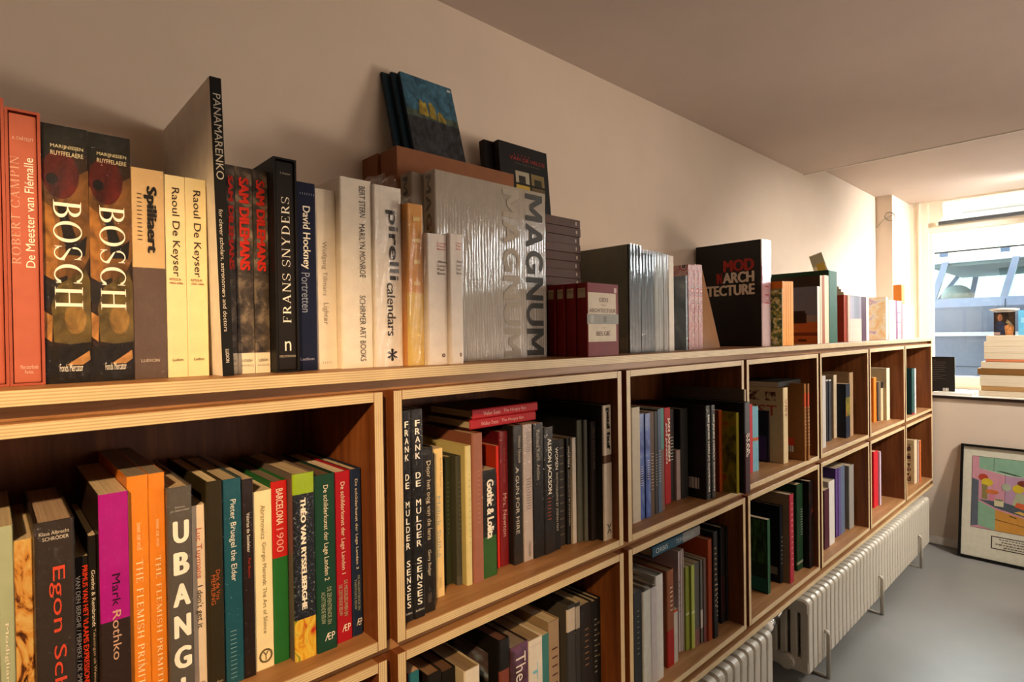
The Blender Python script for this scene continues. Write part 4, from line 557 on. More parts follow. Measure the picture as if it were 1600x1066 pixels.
('hardback_book', 'dark grey spine right of the low pinkish one', 'photo and comic books in the third upper compartment', [1.6119, 0.0689, 0.8312, 0.0398, 0.2561, 0.1947, 0], {'c': '#1f1d1a', 's': '#33312c'}),
('hardback_book', 'big black book with white outlined capitals, left one of the pair, barcode on its cover', 'photo and comic books in the third upper compartment', [1.6433, 0.0129, 0.8312, 0.0224, 0.2659, 0.2356, 0], {'c': '#13110f', 's': '#2b2f31', 'tx': [('s', '100 JAHRE HARLEY-DAVIDSON', 'dK', 0.2, 0.75, 0.1, 0.92, '#d8d2c4')], 'w': 1, 'pics': [('l', 0.72, 0.9, 0.78, 0.9, '@barcode')]}),
('hardback_book', 'big black book with white outlined capitals, right one of the pair', 'photo and comic books in the third upper compartment', [1.6654, 0.0091, 0.8312, 0.021, 0.2653, 0.2356, 0], {'c': '#13110f', 's': '#2b2f31', 'tx': [('s', '100 JAHRE HARLEY-DAVIDSON', 'dK', 0.2, 0.75, 0.1, 0.92, '#d8d2c4')], 'w': 1}),
('paperback_book', 'dark orange spine behind the yellow cover', 'photo and comic books in the third upper compartment', [1.7407, 0.0254, 0.8312, 0.0176, 0.2426, 0.186, 0], {'c': '#8a3a12', 's': '#b04c18'}),
('hardback_book', 'yellow picture-covered book with a yellow spine', 'photo and comic books in the third upper compartment', [1.7572, -0.0197, 0.8312, 0.0145, 0.2375, 0.1612, 0], {'c': '#7d7018', 's': '#a89a2c', 'pics': [('l', 0.02, 0.98, 0.02, 0.98, '@comic')]}),
('hardback_book', 'pulled-forward dark book, grey over maroon, with jagged white lettering', 'photo and comic books in the third upper compartment', [1.781, -0.0372, 0.8312, 0.0324, 0.2667, 0.2604, 0], {'c': '#14110f', 's': '#3d1a24', 'tx': [('s', 'STAR', 'dB', 0.5, 0.85, 0.34, 0.58, '#f2ead8'), ('s', 'WARS', 'dB', 0.15, 0.48, 0.34, 0.6, '#f2ead8')], 'bands': [(0, 0.34, '#55565a'), (0.34, 0.4, '#4a3038')]}),
('hardback_book', 'tall beige book rising behind the pulled-forward dark one', 'photo and comic books in the third upper compartment', [1.8025, -0.0217, 0.8312, 0.01, 0.3015, 0.248, 0], {'c': '#5a4c40', 's': '#c8b494'}),
('paperback_book', 'thin red spine right of the pulled-forward dark book', 'children and comic books in the fourth upper compartment', [2.0229, 0.062, 0.8312, 0.0215, 0.2306, 0.124, 0], {'c': '#a8242a', 's': '#bf2f38'}),
('paperback_book', 'light blue thin spine, left of three', 'children and comic books in the fourth upper compartment', [2.0413, 0.062, 0.8312, 0.0145, 0.2223, 0.124, 0], {'c': '#6fa3b4', 's': '#7ab0c0', 'bands': [(0.48, 0.53, '#c0602c')]}),
('paperback_book', 'light blue thin spine, middle of three', 'children and comic books in the fourth upper compartment', [2.0561, 0.062, 0.8312, 0.0143, 0.2209, 0.124, 0], {'c': '#6fa3b4', 's': '#7ab0c0', 'bands': [(0.48, 0.53, '#c0602c')]}),
('paperback_book', 'light blue thin spine, right of three', 'children and comic books in the fourth upper compartment', [2.0709, 0.062, 0.8312, 0.0145, 0.2195, 0.124, 0], {'c': '#6fa3b4', 's': '#7ab0c0', 'bands': [(0.48, 0.53, '#c0602c')]}),
('paperback_book', 'dark comic with a white label and purple foot on its cover', 'children and comic books in the fourth upper compartment', [2.2249, 0.0884, 0.8312, 0.0119, 0.1862, 0.124, 0], {'c': '#15131c', 's': '#221a28', 'pics': [('l', 0.05, 0.95, 0.5, 0.97, '#3a2550'), ('l', 0.15, 0.7, 0.33, 0.46, '#b8b4ac')]}),
('hardback_book', 'thick cream book with red lettering and an ink figure on its cover', 'children and comic books in the fourth upper compartment', [2.251, 0.0385, 0.8312, 0.0397, 0.2713, 0.2305, 0], {'c': '#c4a878', 's': '#dcc69a', 'tx': [('l', 'VIST', 'h', 0.35, 0.9, 0.24, 0.38, '#a83a2a'), ('s', 'VIST', 'd', 0.3, 0.7, 0.15, 0.4, '#8a3a2a')], 'pics': [('l', 0.4, 0.62, 0.05, 0.18, '@ink'), ('l', 0.72, 0.88, 0.06, 0.18, '@ink')], 'pg': '#a03020'}),
('hardback_book', 'orange-brown book with a red barcode foot on its cover', 'children and comic books in the fourth upper compartment', [2.3351, 0.0021, 0.8312, 0.0151, 0.2807, 0.248, 0], {'c': '#8a5a2c', 's': '#a06a38', 'tx': [('s', 'l l l l l l l l l l l l', 'd', 0.3, 0.7, 0.3, 0.8, '#f2ead8')], 'bands': [(0.12, 0.3, '#c8502a')], 'pics': [('l', 0.6, 0.85, 0.72, 0.82, '#c03a20'), ('l', 0.62, 0.85, 0.82, 0.9, '@barcode')]}),
('hardback_book', 'orange-brown spine with white lettering, last in the fourth compartment', 'children and comic books in the fourth upper compartment', [2.3494, -0.0045, 0.8312, 0.0128, 0.2807, 0.248, 0], {'c': '#8a5a2c', 's': '#a06a38', 'tx': [('s', 'l l l l l l l l l l l l', 'd', 0.3, 0.7, 0.3, 0.8, '#f2ead8')], 'bands': [(0.12, 0.3, '#c8502a')]}),
('paperback_book', 'pale grey-white spine at the left edge of the fifth compartment', 'books in the fifth upper compartment', [2.6295, 0.0371, 0.8312, 0.0388, 0.2912, 0.2213, 0], {'c': '#b8b0a8', 's': '#c8c0b8'}),
('paperback_book', 'dark thin spine with white edge, left of two', 'books in the fifth upper compartment', [2.7818, 0.0752, 0.8312, 0.0207, 0.2639, 0.1939, 0], {'c': '#1d1d1f', 's': '#26262a', 'bands': [(0, 0.02, '#ddd')]}),
('paperback_book', 'dark thin spine with white edge, right of two', 'books in the fifth upper compartment', [2.807, 0.0723, 0.8312, 0.0288, 0.2626, 0.1968, 0], {'c': '#1d1d1f', 's': '#3a3a40', 'bands': [(0, 0.02, '#ddd')]}),
('hardback_book', 'cream book behind the two dark thin ones', 'books in the fifth upper compartment', [2.8969, 0.0793, 0.8312, 0.0361, 0.2779, 0.186, 0], {'c': '#a8906c', 's': '#d6c4a4'}),
('paperback_book', 'navy book with a small bright picture on its spine', 'books in the fifth upper compartment', [2.9428, 0.0435, 0.8312, 0.0551, 0.2378, 0.1488, 0], {'c': '#14161f', 's': '#1c2334', 'bands': [(0.25, 0.6, '@comic')]}),
('hardback_book', 'tall brown book with a dark red picture cover, last in the fifth compartment', 'books in the fifth upper compartment', [2.9945, 0.0443, 0.8312, 0.0474, 0.2852, 0.2248, 0], {'c': '#8a6a48', 's': '#b49470', 'pics': [('l', 0.3, 0.75, 0.06, 0.2, '#6a1a14')]}),
('paperback_book', 'orange book with a black mark, leftmost in the sixth compartment', 'books in the sixth upper compartment', [3.516, 0.0881, 0.8312, 0.047, 0.2288, 0.181, 0], {'c': '#d06a18', 's': '#e07a20', 'pics': [('l', 0.5, 0.9, 0.3, 0.45, '#16120f')]}),
('paperback_book', 'dark thin spine with coloured specks right of the orange one', 'books in the sixth upper compartment', [3.5508, 0.0825, 0.8312, 0.0219, 0.2036, 0.1547, 0], {'c': '#3a3230', 's': '#4a4440'}),
('paperback_book', 'cream spine with a black band at its top', 'books in the sixth upper compartment', [3.5808, 0.0733, 0.8312, 0.0374, 0.2025, 0.1539, 0], {'c': '#d8c8a4', 's': '#c8b890', 'bands': [(0.0, 0.16, '#16120f')]}),
('paperback_book', 'tall cream book with its cover behind the smaller ones, right in the sixth compartment', 'books in the sixth upper compartment', [3.6276, 0.0565, 0.8312, 0.0555, 0.2728, 0.2126, 0], {'c': '#a8926c', 's': '#e8d6b6'}),
('hardback_book', 'single dark teal book with a white edge in the last upper compartment', 'books in the last compartments', [3.9483, 0.0139, 0.8312, 0.0542, 0.2562, 0.1736, 0], {'c': '#14302f', 's': '#1f4442', 'bands': [(0.96, 1, '#8a1a24')]}),
('paperback_book', 'white spined book pressed against the single dark teal one', 'books in the last compartments', [3.9868, 0.012, 0.8312, 0.022, 0.2544, 0.1736, 0], {'c': '#d8d4c8', 's': '#e4e0d4'}),
('paperback_book', 'low book with a red and tan top at the left of the second lower compartment', 'books in the second lower compartment', [0.6694, 0.031, 0.4105, 0.0215, 0.3259, 0.186, 0], {'c': '#8a2a22', 's': '#2a6a70', 'pg': '#b99a76'}),
('hardback_book', 'dark book with tan page tops, second from the left in the lower compartment', 'books in the second lower compartment', [0.7203, 0.0434, 0.4105, 0.03, 0.2972, 0.2257, 0], {'c': '#1a1410', 's': '#1a1410', 'pg': '#8a6a4a'}),
('hardback_book', 'dark book with brown page tops, third from the left in the lower compartment', 'books in the second lower compartment', [0.7514, 0.0434, 0.4105, 0.0316, 0.2902, 0.2206, 0], {'c': '#1a1410', 's': '#17120e', 'pg': '#6a4a30'}),
('hardback_book', 'white-cornered low book left of the black one with a landscape picture', 'books in the second lower compartment', [0.7856, 0.0186, 0.4105, 0.036, 0.2887, 0.2232, 0], {'c': '#b8a888', 's': '#d8ccb8', 'pg': '#8a7050'}),
('hardback_book', 'black book with a landscape picture on its cover and a red-brown spine band', 'books in the second lower compartment', [0.8811, 0.0372, 0.4105, 0.0268, 0.2995, 0.2276, 0], {'c': '#120f0d', 's': '#171310', 'tx': [('s', 'B', 'd', 0.3, 0.75, 0.38, 0.5, '#f2ead8')], 'bands': [(0.2, 0.34, '#7a3c28')], 'w': 1, 'pics': [('l', 0.35, 0.85, 0.12, 0.38, '@land')], 'pg': '#6a4434'}),
('hardback_book', 'thick purplish picture spine with a large white serif title', 'books in the second lower compartment', [0.9195, 0.0341, 0.4105, 0.0491, 0.275, 0.209, 0], {'c': '#2a1c20', 'tx': [('s', 'The Photobook', 'd', 0.25, 0.8, 0.06, 0.9, '#e8dcd0')], 'w': 1, 'art': 'purp', 'pg': '#8f7e6c'}),
('hardback_book', 'white book with pale blue lettering, right of the thick purplish one', 'books in the second lower compartment', [0.9647, 0.0341, 0.4105, 0.0405, 0.27, 0.2052, 0], {'c': '#c9bfae', 's': '#d8cfc0', 'tx': [('s', 'l l l l l l l', 'h', 0.1, 0.8, 0.04, 0.05, '#8a8a8a'), ('s', 'THE', 'd', 0.25, 0.6, 0.18, 0.6, '#7ab4c8')], 'pg': '#9a8262'}),
('paperback_book', 'teal spine beside the white lettered book', 'books in the second lower compartment', [0.996, 0.0372, 0.4105, 0.0212, 0.2663, 0.2024, 0], {'c': '#2a5a5a', 's': '#3c7470'}),
('hardback_book', 'tall tan book with a red dot on its cover and a dark title', 'books in the second lower compartment', [1.0234, 0.0372, 0.4105, 0.0329, 0.2852, 0.2319, 0], {'c': '#8a7458', 's': '#9a8064', 'tx': [('s', 'l l l l l l l', 'd', 0.25, 0.75, 0.2, 0.6, '#4a2418')], 'pics': [('l', 0.72, 0.92, 0.1, 0.2, '#8a2416')]}),
('hardback_book', 'glossy grey book with a white patch near the top of its spine', 'books in the second lower compartment', [1.0892, 0.0465, 0.4105, 0.0277, 0.2948, 0.2226, 0], {'c': '#4a443c', 's': '#3a3a3a', 'bands': [(0.03, 0.2, '#c8bba8')], 'w': 1, 'pg': '#3a342c'}),
('paperback_book', 'narrow grey glossy book with a white patch, next to the wider one', 'books in the second lower compartment', [1.1109, 0.0465, 0.4105, 0.015, 0.2922, 0.2221, 0], {'c': '#2a2622', 's': '#33312f', 'bands': [(0.03, 0.2, '#a89e90')], 'w': 1}),
('hardback_book', 'black book with small orange lettering, leftmost of three dark ones at the right', 'books in the second lower compartment', [1.1399, 0.0465, 0.4105, 0.0423, 0.2793, 0.2123, 0], {'c': '#16130f', 's': '#23211f', 'tx': [('s', 'l l l l l l l', 'd', 0.35, 0.65, 0.2, 0.5, '#a87a50')], 'w': 1}),
('hardback_book', 'black book with small grey lettering, middle of three dark ones at the right', 'books in the second lower compartment', [1.1718, 0.0465, 0.4105, 0.0206, 0.2754, 0.2093, 0], {'c': '#13110f', 's': '#1d1b19', 'tx': [('s', 'l l l l l l l l l l l', 'd', 0.3, 0.7, 0.15, 0.6, '#a89e8c')]}),
('hardback_book', 'black book with dim lettering, last of three dark ones in the second lower compartment', 'books in the second lower compartment', [1.1937, 0.0558, 0.4105, 0.0225, 0.2706, 0.2056, 0], {'c': '#110f0d', 's': '#171513', 'tx': [('s', 'l l l l', 'd', 0.3, 0.7, 0.2, 0.5, '#6a5a40')]}),
('paperback_book', 'dark grey slim book at the left of the third lower compartment', 'books in the third lower compartment', [1.3141, 0.0279, 0.4105, 0.0334, 0.2574, 0.1956, 0], {'c': '#22262a', 's': '#2a2e30', 'tx': [('s', 'l l l l l l l l l', 'd', 0.4, 0.62, 0.18, 0.6, '#7d8488')], 'pg': '#5a564e'}),
('hardback_book', 'white glossy wrapped book, left of three white ones', 'books in the third lower compartment', [1.3487, 0.0248, 0.4105, 0.0351, 0.2495, 0.1896, 0], {'c': '#b8b8ac', 's': '#c4c6bc', 'w': 2, 'pg': '#5a564c'}),
('hardback_book', 'white glossy wrapped book, middle of three white ones', 'books in the third lower compartment', [1.3797, 0.0248, 0.4105, 0.0262, 0.2489, 0.1892, 0], {'c': '#b8b0ac', 's': '#bcb4b4', 'w': 2, 'pg': '#5a564c'}),
('hardback_book', 'white glossy wrapped book, right of three white ones', 'books in the third lower compartment', [1.4104, 0.0279, 0.4105, 0.0346, 0.2706, 0.2057, 0], {'c': '#b8b4ac', 's': '#d0ccc4', 'w': 1, 'pg': '#8a8478'}),
('hardback_book', 'rust brown hardback with a red foot and white title', 'books in the third lower compartment', [1.4809, 0.0393, 0.4105, 0.0332, 0.2593, 0.1971, 0], {'c': '#7a3a22', 's': '#8a5030', 'tx': [('s', 'l l l l l l', 'd', 0.4, 0.75, 0.18, 0.42, '#f2ead8')], 'bands': [(0.62, 1, '#9a2018')], 'pg': '#8a6a40'}),
('paperback_book', 'low pale book with striped foot in front of the white row', 'books in the third lower compartment', [1.5076, 0.0403, 0.4105, 0.0195, 0.1431, 0.124, 0], {'c': '#c8bcac', 's': '#b8b0a4', 'bands': [(0, 0.04, '#b0401c')]}),
('paperback_book', 'white spine with black lettering, left of three after the low pale book', 'books in the third lower compartment', [1.5589, 0.0596, 0.4105, 0.0083, 0.2824, 0.2095, 0], {'c': '#b8acac', 's': '#c4b8b8', 'tx': [('s', 'l l l l l l', 'd', 0.3, 0.7, 0.3, 0.6, '#16120f')]}),
('paperback_book', 'white spine, second of three under the horizontal atlas', 'books in the third lower compartment', [1.5665, 0.0573, 0.4105, 0.0062, 0.2848, 0.2118, 0], {'c': '#c0b4b0', 's': '#ccc0bc'}),
('paperback_book', 'white spine, third of three beside the olive green ones', 'books in the third lower compartment', [1.5723, 0.055, 0.4105, 0.0045, 0.2871, 0.2141, 0], {'c': '#c0b4b0', 's': '#c4b8b4'}),
('paperback_book', 'olive green spine with a pale stripe, left of two', 'books in the third lower compartment', [1.5842, 0.049, 0.4105, 0.0185, 0.2352, 0.1788, 0], {'c': '#7f8a30', 's': '#8c963c', 'bands': [(0.55, 0.58, '#c8c890')]}),
('paperback_book', 'olive green spine with a pale stripe, right of two', 'books in the third lower compartment', [1.6027, 0.0426, 0.4105, 0.0178, 0.2361, 0.1795, 0], {'c': '#7f8a30', 's': '#a0a850', 'bands': [(0.55, 0.58, '#c8c890')]}),
('paperback_book', 'dark grey spine with a pinkish foot, first of three', 'books in the third lower compartment', [1.6257, 0.0433, 0.4105, 0.0274, 0.2371, 0.1802, 0], {'c': '#4a4844', 's': '#55534e', 'bands': [(0.8, 1, '#7a5450')]}),
('paperback_book', 'dark grey spine with a white patch, second of three', 'books in the third lower compartment', [1.6459, 0.0401, 0.4105, 0.0122, 0.2404, 0.1827, 0], {'c': '#4a4844', 's': '#6d6a64', 'bands': [(0.6, 0.82, '#c8c0b8')]}),
('paperback_book', 'brownish grey spine with pinkish foot, third of three', 'books in the third lower compartment', [1.6596, 0.0372, 0.4105, 0.0145, 0.2414, 0.1834, 0], {'c': '#4a3a34', 's': '#6a5a54', 'bands': [(0.8, 1, '#7a4a4a')]}),
('hardback_book', 'rust orange hardback with its large orange cover showing', 'books in the third lower compartment', [1.6782, 0.0302, 0.4105, 0.0219, 0.2944, 0.2356, 0], {'c': '#a8421a', 's': '#8f3a18'}),
('hardback_book', 'tall black spine with brown lettering right of the rust orange one', 'books in the third lower compartment', [1.702, 0.0255, 0.4105, 0.0249, 0.3118, 0.2369, 0], {'c': '#13100e', 's': '#191512', 'tx': [('s', 'l l l l l l l l l l l l', 'dB', 0.2, 0.6, 0.15, 0.7, '#a8865c'), ('s', 'l l l l l l l l', 'd', 0.6, 0.85, 0.5, 0.8, '#c8bca8')], 'pg': '#4a4640'}),
('hardback_book', 'dim dark book set back beside the black lettered one', 'books in the third lower compartment', [1.7992, 0.0522, 0.4105, 0.0264, 0.2945, 0.2169, 0], {'c': '#171210', 's': '#1c1614', 'bands': [(0.5, 0.9, '#2c100c')]}),
('hardback_book', 'black spine set furthest back in the third lower compartment', 'books in the third lower compartment', [1.8189, 0.0482, 0.4105, 0.0122, 0.2905, 0.2208, 0], {'c': '#110f0e', 's': '#161414'}),
('paperback_book', 'dark green book with a grassy cover and teal foot, leftmost in the fourth lower compartment', 'books in the fourth lower compartment', [2.0933, 0.0368, 0.4105, 0.0204, 0.2539, 0.1984, 0], {'c': '#12301c', 's': '#1d4a2c', 'pics': [('l', 0.02, 0.98, 0.02, 0.6, '@grass'), ('l', 0.02, 0.98, 0.8, 0.98, '#1a5a50')]}),
('hardback_book', 'black book with faint title and a white sticker on its cover', 'books in the fourth lower compartment', [2.2096, 0.0409, 0.4105, 0.0206, 0.2738, 0.2232, 0], {'c': '#0f1116', 's': '#161a20', 'tx': [('s', 'l l l l l l l', 'd', 0.3, 0.7, 0.4, 0.75, '#b0aca0')], 'pics': [('l', 0.82, 0.95, 0.8, 0.9, '#7a766c')]}),
('hardback_book', 'tan book with a red spine', 'books in the fourth lower compartment', [2.238, 0.0164, 0.4105, 0.0355, 0.3153, 0.2356, 0], {'c': '#8a7458', 's': '#a02434', 'tx': [('s', 'l l l l l l l l l l l l', 'd', 0.35, 0.65, 0.1, 0.8, '#d89a94')]}),
('hardback_book', 'dark green hardback with white spine lettering in the fourth lower compartment', 'books in the fourth lower compartment', [2.377, 0.0401, 0.4105, 0.0564, 0.321, 0.2232, 0], {'c': '#123018', 's': '#173a1e', 'tx': [('s', 'l l l l l l l l l l l', 'd', 0.55, 0.85, 0.3, 0.6, '#c8ccb8')], 'bands': [(0.9, 0.93, '#8a8a70')]}),
('hardback_book', 'dark book with red flecks, last in the fourth lower compartment', 'books in the fourth lower compartment', [2.4253, 0.017, 0.4105, 0.0394, 0.3282, 0.2494, 0], {'c': '#14100e', 's': '#1d1714', 'art': 'redfleck'}),
('paperback_book', 'low maroon book at the left of the fifth lower compartment', 'books in the fifth lower compartment', [2.6709, 0.044, 0.4105, 0.0551, 0.2426, 0.1488, 0], {'c': '#3a1420', 's': '#4a1828'}),
('hardback_book', 'cream spined book right of the low maroon one', 'books in the fifth lower compartment', [2.7332, 0.0451, 0.4105, 0.0686, 0.2664, 0.186, 0], {'c': '#b8b0a8', 's': '#d8d2ca'}),
('paperback_book', 'purple spine, first of two', 'books in the fifth lower compartment', [2.8419, 0.0604, 0.4105, 0.0261, 0.2977, 0.2087, 0], {'c': '#4a3468', 's': '#5a3c7a'}),
('paperback_book', 'violet blue spine, second of two', 'books in the fifth lower compartment', [2.8686, 0.058, 0.4105, 0.0265, 0.2967, 0.2108, 0], {'c': '#4a3c68', 's': '#5f4c86'}),
('paperback_book', 'slate blue spine right of the purple pair', 'books in the fifth lower compartment', [2.9099, 0.0584, 0.4105, 0.0554, 0.2975, 0.2107, 0], {'c': '#4c5668', 's': '#5d6a80'}),
('hardback_book', 'tall grey-white book, last in the fifth lower compartment', 'books in the fifth lower compartment', [3.0127, 0.0523, 0.4105, 0.0619, 0.2847, 0.2167, 0], {'c': '#7d7870', 's': '#9a968e'}),
('hardback_book', 'bright red hardback in the sixth lower compartment', 'books in the sixth lower compartment', [3.4421, 0.0672, 0.4105, 0.0683, 0.2815, 0.186, 0], {'c': '#b8121a', 's': '#c8202a'}),
('paperback_book', 'thin lilac spine pressed against the bright red hardback', 'books in the sixth lower compartment', [3.4871, 0.0594, 0.4105, 0.0211, 0.2747, 0.186, 0], {'c': '#b09cae', 's': '#c4b0c0'}),
('hardback_book', 'cream spined book with four small pictures on its cover in the last lower compartment', 'books in the last compartments', [4.1062, 0.0377, 0.4105, 0.0544, 0.2522, 0.186, 0], {'c': '#b89a6c', 's': '#dcc8a4', 'pics': [('l', 0.45, 0.9, 0.08, 0.26, '@ink'), ('l', 0.45, 0.9, 0.31, 0.49, '@ink'), ('l', 0.45, 0.9, 0.54, 0.72, '@ink'), ('l', 0.45, 0.9, 0.77, 0.9500000000000001, '@ink')]}),
('paperback_book', 'grey-pink spine between the cream and the orange one', 'books in the last compartments', [4.1416, 0.0314, 0.4105, 0.0155, 0.2476, 0.186, 0], {'c': '#a89084', 's': '#b49c94'}),
('paperback_book', 'thin orange spine, last book in the last lower compartment', 'books in the last compartments', [4.1655, 0.0278, 0.4105, 0.0317, 0.2429, 0.186, 0], {'c': '#b85a28', 's': '#c8662e'}),
]

MW = '#f2ead8'; MK = '#16120f'
def faceout(x0, yf, z, thick, wid, hgt, lean=0):     # cover faces the room, spine to the left; yf is the front face (module units)
    return Matrix.Translation(V(x0, yf, z)) @ Matrix.Rotation(-lean, 4, 'X') @ Matrix.Translation((0, thick/2, 0)) @ Matrix.Rotation(-PI/2, 4, 'Z')
def flat(x1, yf, z, thick):                          # lying down, spine towards the room, head to the left; x1 is the right end
    return Matrix.Translation(V(x1, yf, z)+Vector((0, 0, thick/2))) @ Matrix.Rotation(-PI/2, 4, 'Y')
TOPG = 'art books on top of the bookcase'
SPECIAL = []
def sp(kind, label, mat, t, h, d, st, group=TOPG, name=None, cat='book'):
    SPECIAL.append((kind, label, group, mat, t*S, h*S, d*S, st, name, cat))
# big silver face-out pair
mag = [('r', 'MAGNUM', 'dX', .79, .97, .02, .985, '#4a4a48'), ('r', 'MAGNUM', 'dX', .57, .73, .02, .985, '#b0a594'), ('s', 'MAGNUM', 'dX', .3, .75, .02, .6, '#55524c'), ('r', 'OTH', 'h', .02, .1, .95, .97, '#7a7266')]
sp('hardback_book', 'very large silver book facing out with huge vertical grey capitals', faceout(1.244, .15, .0575, .062*S, 0, 0), .062, .588, .484, dict(c='#a89d8c', s='#a89d8c', tx=mag, w=3))
sp('hardback_book', 'second very large silver book hidden behind the face-out one, only its spine showing', faceout(1.203, .216, .0575, .062*S, 0, 0), .062, .588, .484, dict(c='#a89d8c', s='#8f8270', tx=mag[2:3]))
for i, (x, y, z) in enumerate(((1.197, .285, .684), (1.190, .395, .684))):
    sp('carton', ['brown cardboard carton behind the large silver books, nearer the room', 'brown cardboard carton against the wall behind its twin'][i], faceout(x, y, .0575, .098*S, 0, 0), .098, z, .505, dict(c='#8a5634', s='#7d4c2e'), None, 'cardboard_carton', 'carton')
for i, (x, y, yb) in enumerate(((1.312, .352, 0), (1.292, .374, 0), (1.268, .396, 0))):
    sp('paperback_book', ['blue picture book leaning on the wall on top of the cartons, frontmost', 'middle blue book of the leaning three, mostly hidden', 'rearmost blue book of the leaning three, edge at far left'][i], faceout(x, y, .743, .014*S, 0, 0, math.radians(16)), .014, .335, .222,
       dict(c='#1f3440', s='#16262f', pics=[('r', .0, 1, 0, .42, '~#3c6478'), ('r', 0, 1, .42, .5, '~#4a564c'), ('r', ((.24, .46), (.26, .33), (.3, .27), (.35, .31), (.4, .29), (.42, .46)), '~#a08a3c'), ('r', ((.44, .47), (.45, .3), (.5, .27), (.56, .33), (.57, .48)), '~#8f7c38'), ('r', ((.6, .48), (.61, .38), (.66, .36), (.75, .45), (.76, .49)), '~#8a7834'), ('r', 0, 1, .5, 1, '~#34363a'), ('r', .9, .97, .03, .06, '#c8c4bc')] if i == 0 else ()))
vv = [('r', 'l l l l l', 'h', .3, .6, .13, .155, '#9a2a2a'), ('r', 'VAN DE VELDE', 'h', .2, .93, .17, .22, '#a83030'), ('r', 'l l l l l l l l l l l l l l', 'h', .3, .8, .255, .265, '#a89a88')]
for i in range(2):
    sp('paperback_book', ['black book with a red title and four small house photos, standing on the brown stack', 'black book half hidden behind the one with four house photos'][i], faceout((1.716, 1.672)[i], (.36, .395)[i], .607, .03*S, 0, 0, math.radians(5)), .03, .297, .272,
       dict(c='#15120f', s='#241814', tx=vv if i == 0 else (), pics=[('r', .3, .58, .36, .52, '#a8a088'), ('r', .62, .9, .36, .52, '#7d6a40'), ('r', .3, .58, .55, .7, '#b89a3c'), ('r', .62, .9, .55, .7, '#5a4a2c'), ('r', .36, .5, .42, .52, '#2c2a24'), ('r', .68, .84, .43, .52, '#2a2a1c')] if i == 0 else ()))
ORD = 'lowest second third fourth fifth sixth seventh eighth ninth tenth eleventh twelfth thirteenth fourteenth fifteenth topmost'.split()
for i in range(16):
    sp('paperback_book', '%s grey-brown book %s the flat stack right of the large silver book' % (ORD[i], 'of' if i in (0, 15) else 'from the bottom of'), flat(2.043+.003*((i*7) % 3-1), .25+.003*((i*5) % 3), .0575+i*.0343, .034*S), .034, .31, .185, dict(c='#4a3a34', s='#57433c', tx=[('s', 'l l l l l l l l l l', 'd', .35, .65, .2, .42, '#8a4038'), ('s', 'l', 'd', .3, .7, .9, .93, '#b0a090')]), 'grey-brown books in a flat stack on top')
yq = .02
for i, th in enumerate((.05, .045, .04, .04)):
    sp('hardback_book', ['red guide book with a cream label on its cover, frontmost of four', 'dark red spine second behind the cream-labelled guide', 'dark red spine third behind the cream-labelled guide', 'dark red spine furthest behind the cream-labelled guide'][i], faceout(1.80-.006*i, yq, .0575, th*S, 0, 0), th, .264, .182,
       dict(c='#762a2e' if i == 0 else '#6a1a16', s='#7a1612', tx=([('r', 'GIDS', 'h', .36, .66, .2, .255, '#6a4a40'), ('r', 'VOOR', 'h', .43, .58, .29, .31, '#6a4a40'), ('r', 'ARCHITECTUUR', 'h', .06, .9, .345, .4, '#6a4a40'), ('r', 'IN', 'h', .47, .53, .6, .62, '#6a4a40'), ('r', 'BELGIË', 'h', .28, .72, .645, .72, '#6a4a40'), ('r', 'l l l l l l l l l l l l l l l l l l', 'h', .1, .88, .77, .775, '#8a7a6a')] if i == 0 else [])+[('s', 'l l l l', 'h', .25, .75, .09, .13, '#5a4438')],
            pics=[('s', .15, .85, .07, .2, '#b8a080')]+([('r', .03, .92, .13, .8, '#cdbda4'), ('r', .0, 1, .42, .56, '#8d8a80'), ('r', .1, .2, .44, .54, '#a5a298'), ('r', .5, .6, .45, .54, '#6f6c64'), ('r', .86, .94, .05, .12, '#c8a8a0')] if i == 0 else [])))
    yq += th+.001
sp('paperback_book', 'plain tan booklet leaning back between the pink spines and the big black book', faceout(2.862, .2, .0575, .012*S, 0, 0, math.radians(13)), .012, .44, .262, dict(c='#a87a52', s='#a87a52'))
sp('paperback_book', 'small pale booklet perched on top of the large green book', Matrix.Translation(V(4.44, .09, .5446)) @ Matrix.Rotation(-math.radians(17), 4, 'X'), .02, .14, .085, dict(c='#efe6cc', s='#d8d0b8', pics=[('l', .04, .96, .04, .6, '#b8b49a'), ('l', .3, .9, .5, .9, '#d8b850')]))
for i in range(3):
    sp('paperback_book', ['white flat booklet lying on the spines past the green book, lowest of three', 'white flat booklet lying on the spines past the green book, middle of three', 'white flat booklet lying on the spines past the green book, topmost of three'][i], flat(5.13-.02*i, .12+.01*i, .4008+.021*i, .02*S), .02, .29, .22, dict(c='#efe8de', s='#f0eae0'))
sp('hardback_book', 'small orange book standing on the white books at the right end', Matrix.Translation(V(6.80, .19, .3765)), .11, .2, .07, dict(c='#c8762c', s='#cf8a4a', bands=[(0, .05, '#e0a860')]))
for i in range(2):
    sp('hardback_book', ['bright red book lying across the upright photo books, lower of two', 'bright red book lying across the upright photo books, upper of two'][i], flat(1.645+.01*i, .13, -.1595+.0315*i, .031*S), .031, .293, .24, dict(c='#3a1512', s='#b8242c', tx=[('s', 'Walker Evans', 'd', .3, .7, .15, .4, '#e8b0a8'), ('s', 'The Hungry Eye', 'd', .3, .7, .45, .8, '#e8b0a8')]), 'photography books in the second upper compartment')
sp('hardback_book', 'blue and grey atlas lying across the top of the white books', flat(2.71, .10, -.8233, .046*S), .046, .40, .26, dict(c='#2a4a5c', s='#2c5468', bands=[(.62, 1, '#8a8a88')], tx=[('s', 'ORBIS', 'd', .3, .75, .06, .3, '#c8d4d4'), ('s', 'TERRARUM', 'd', .3, .75, .46, .86, '#b8c0c0')]), 'books in the third lower compartment')
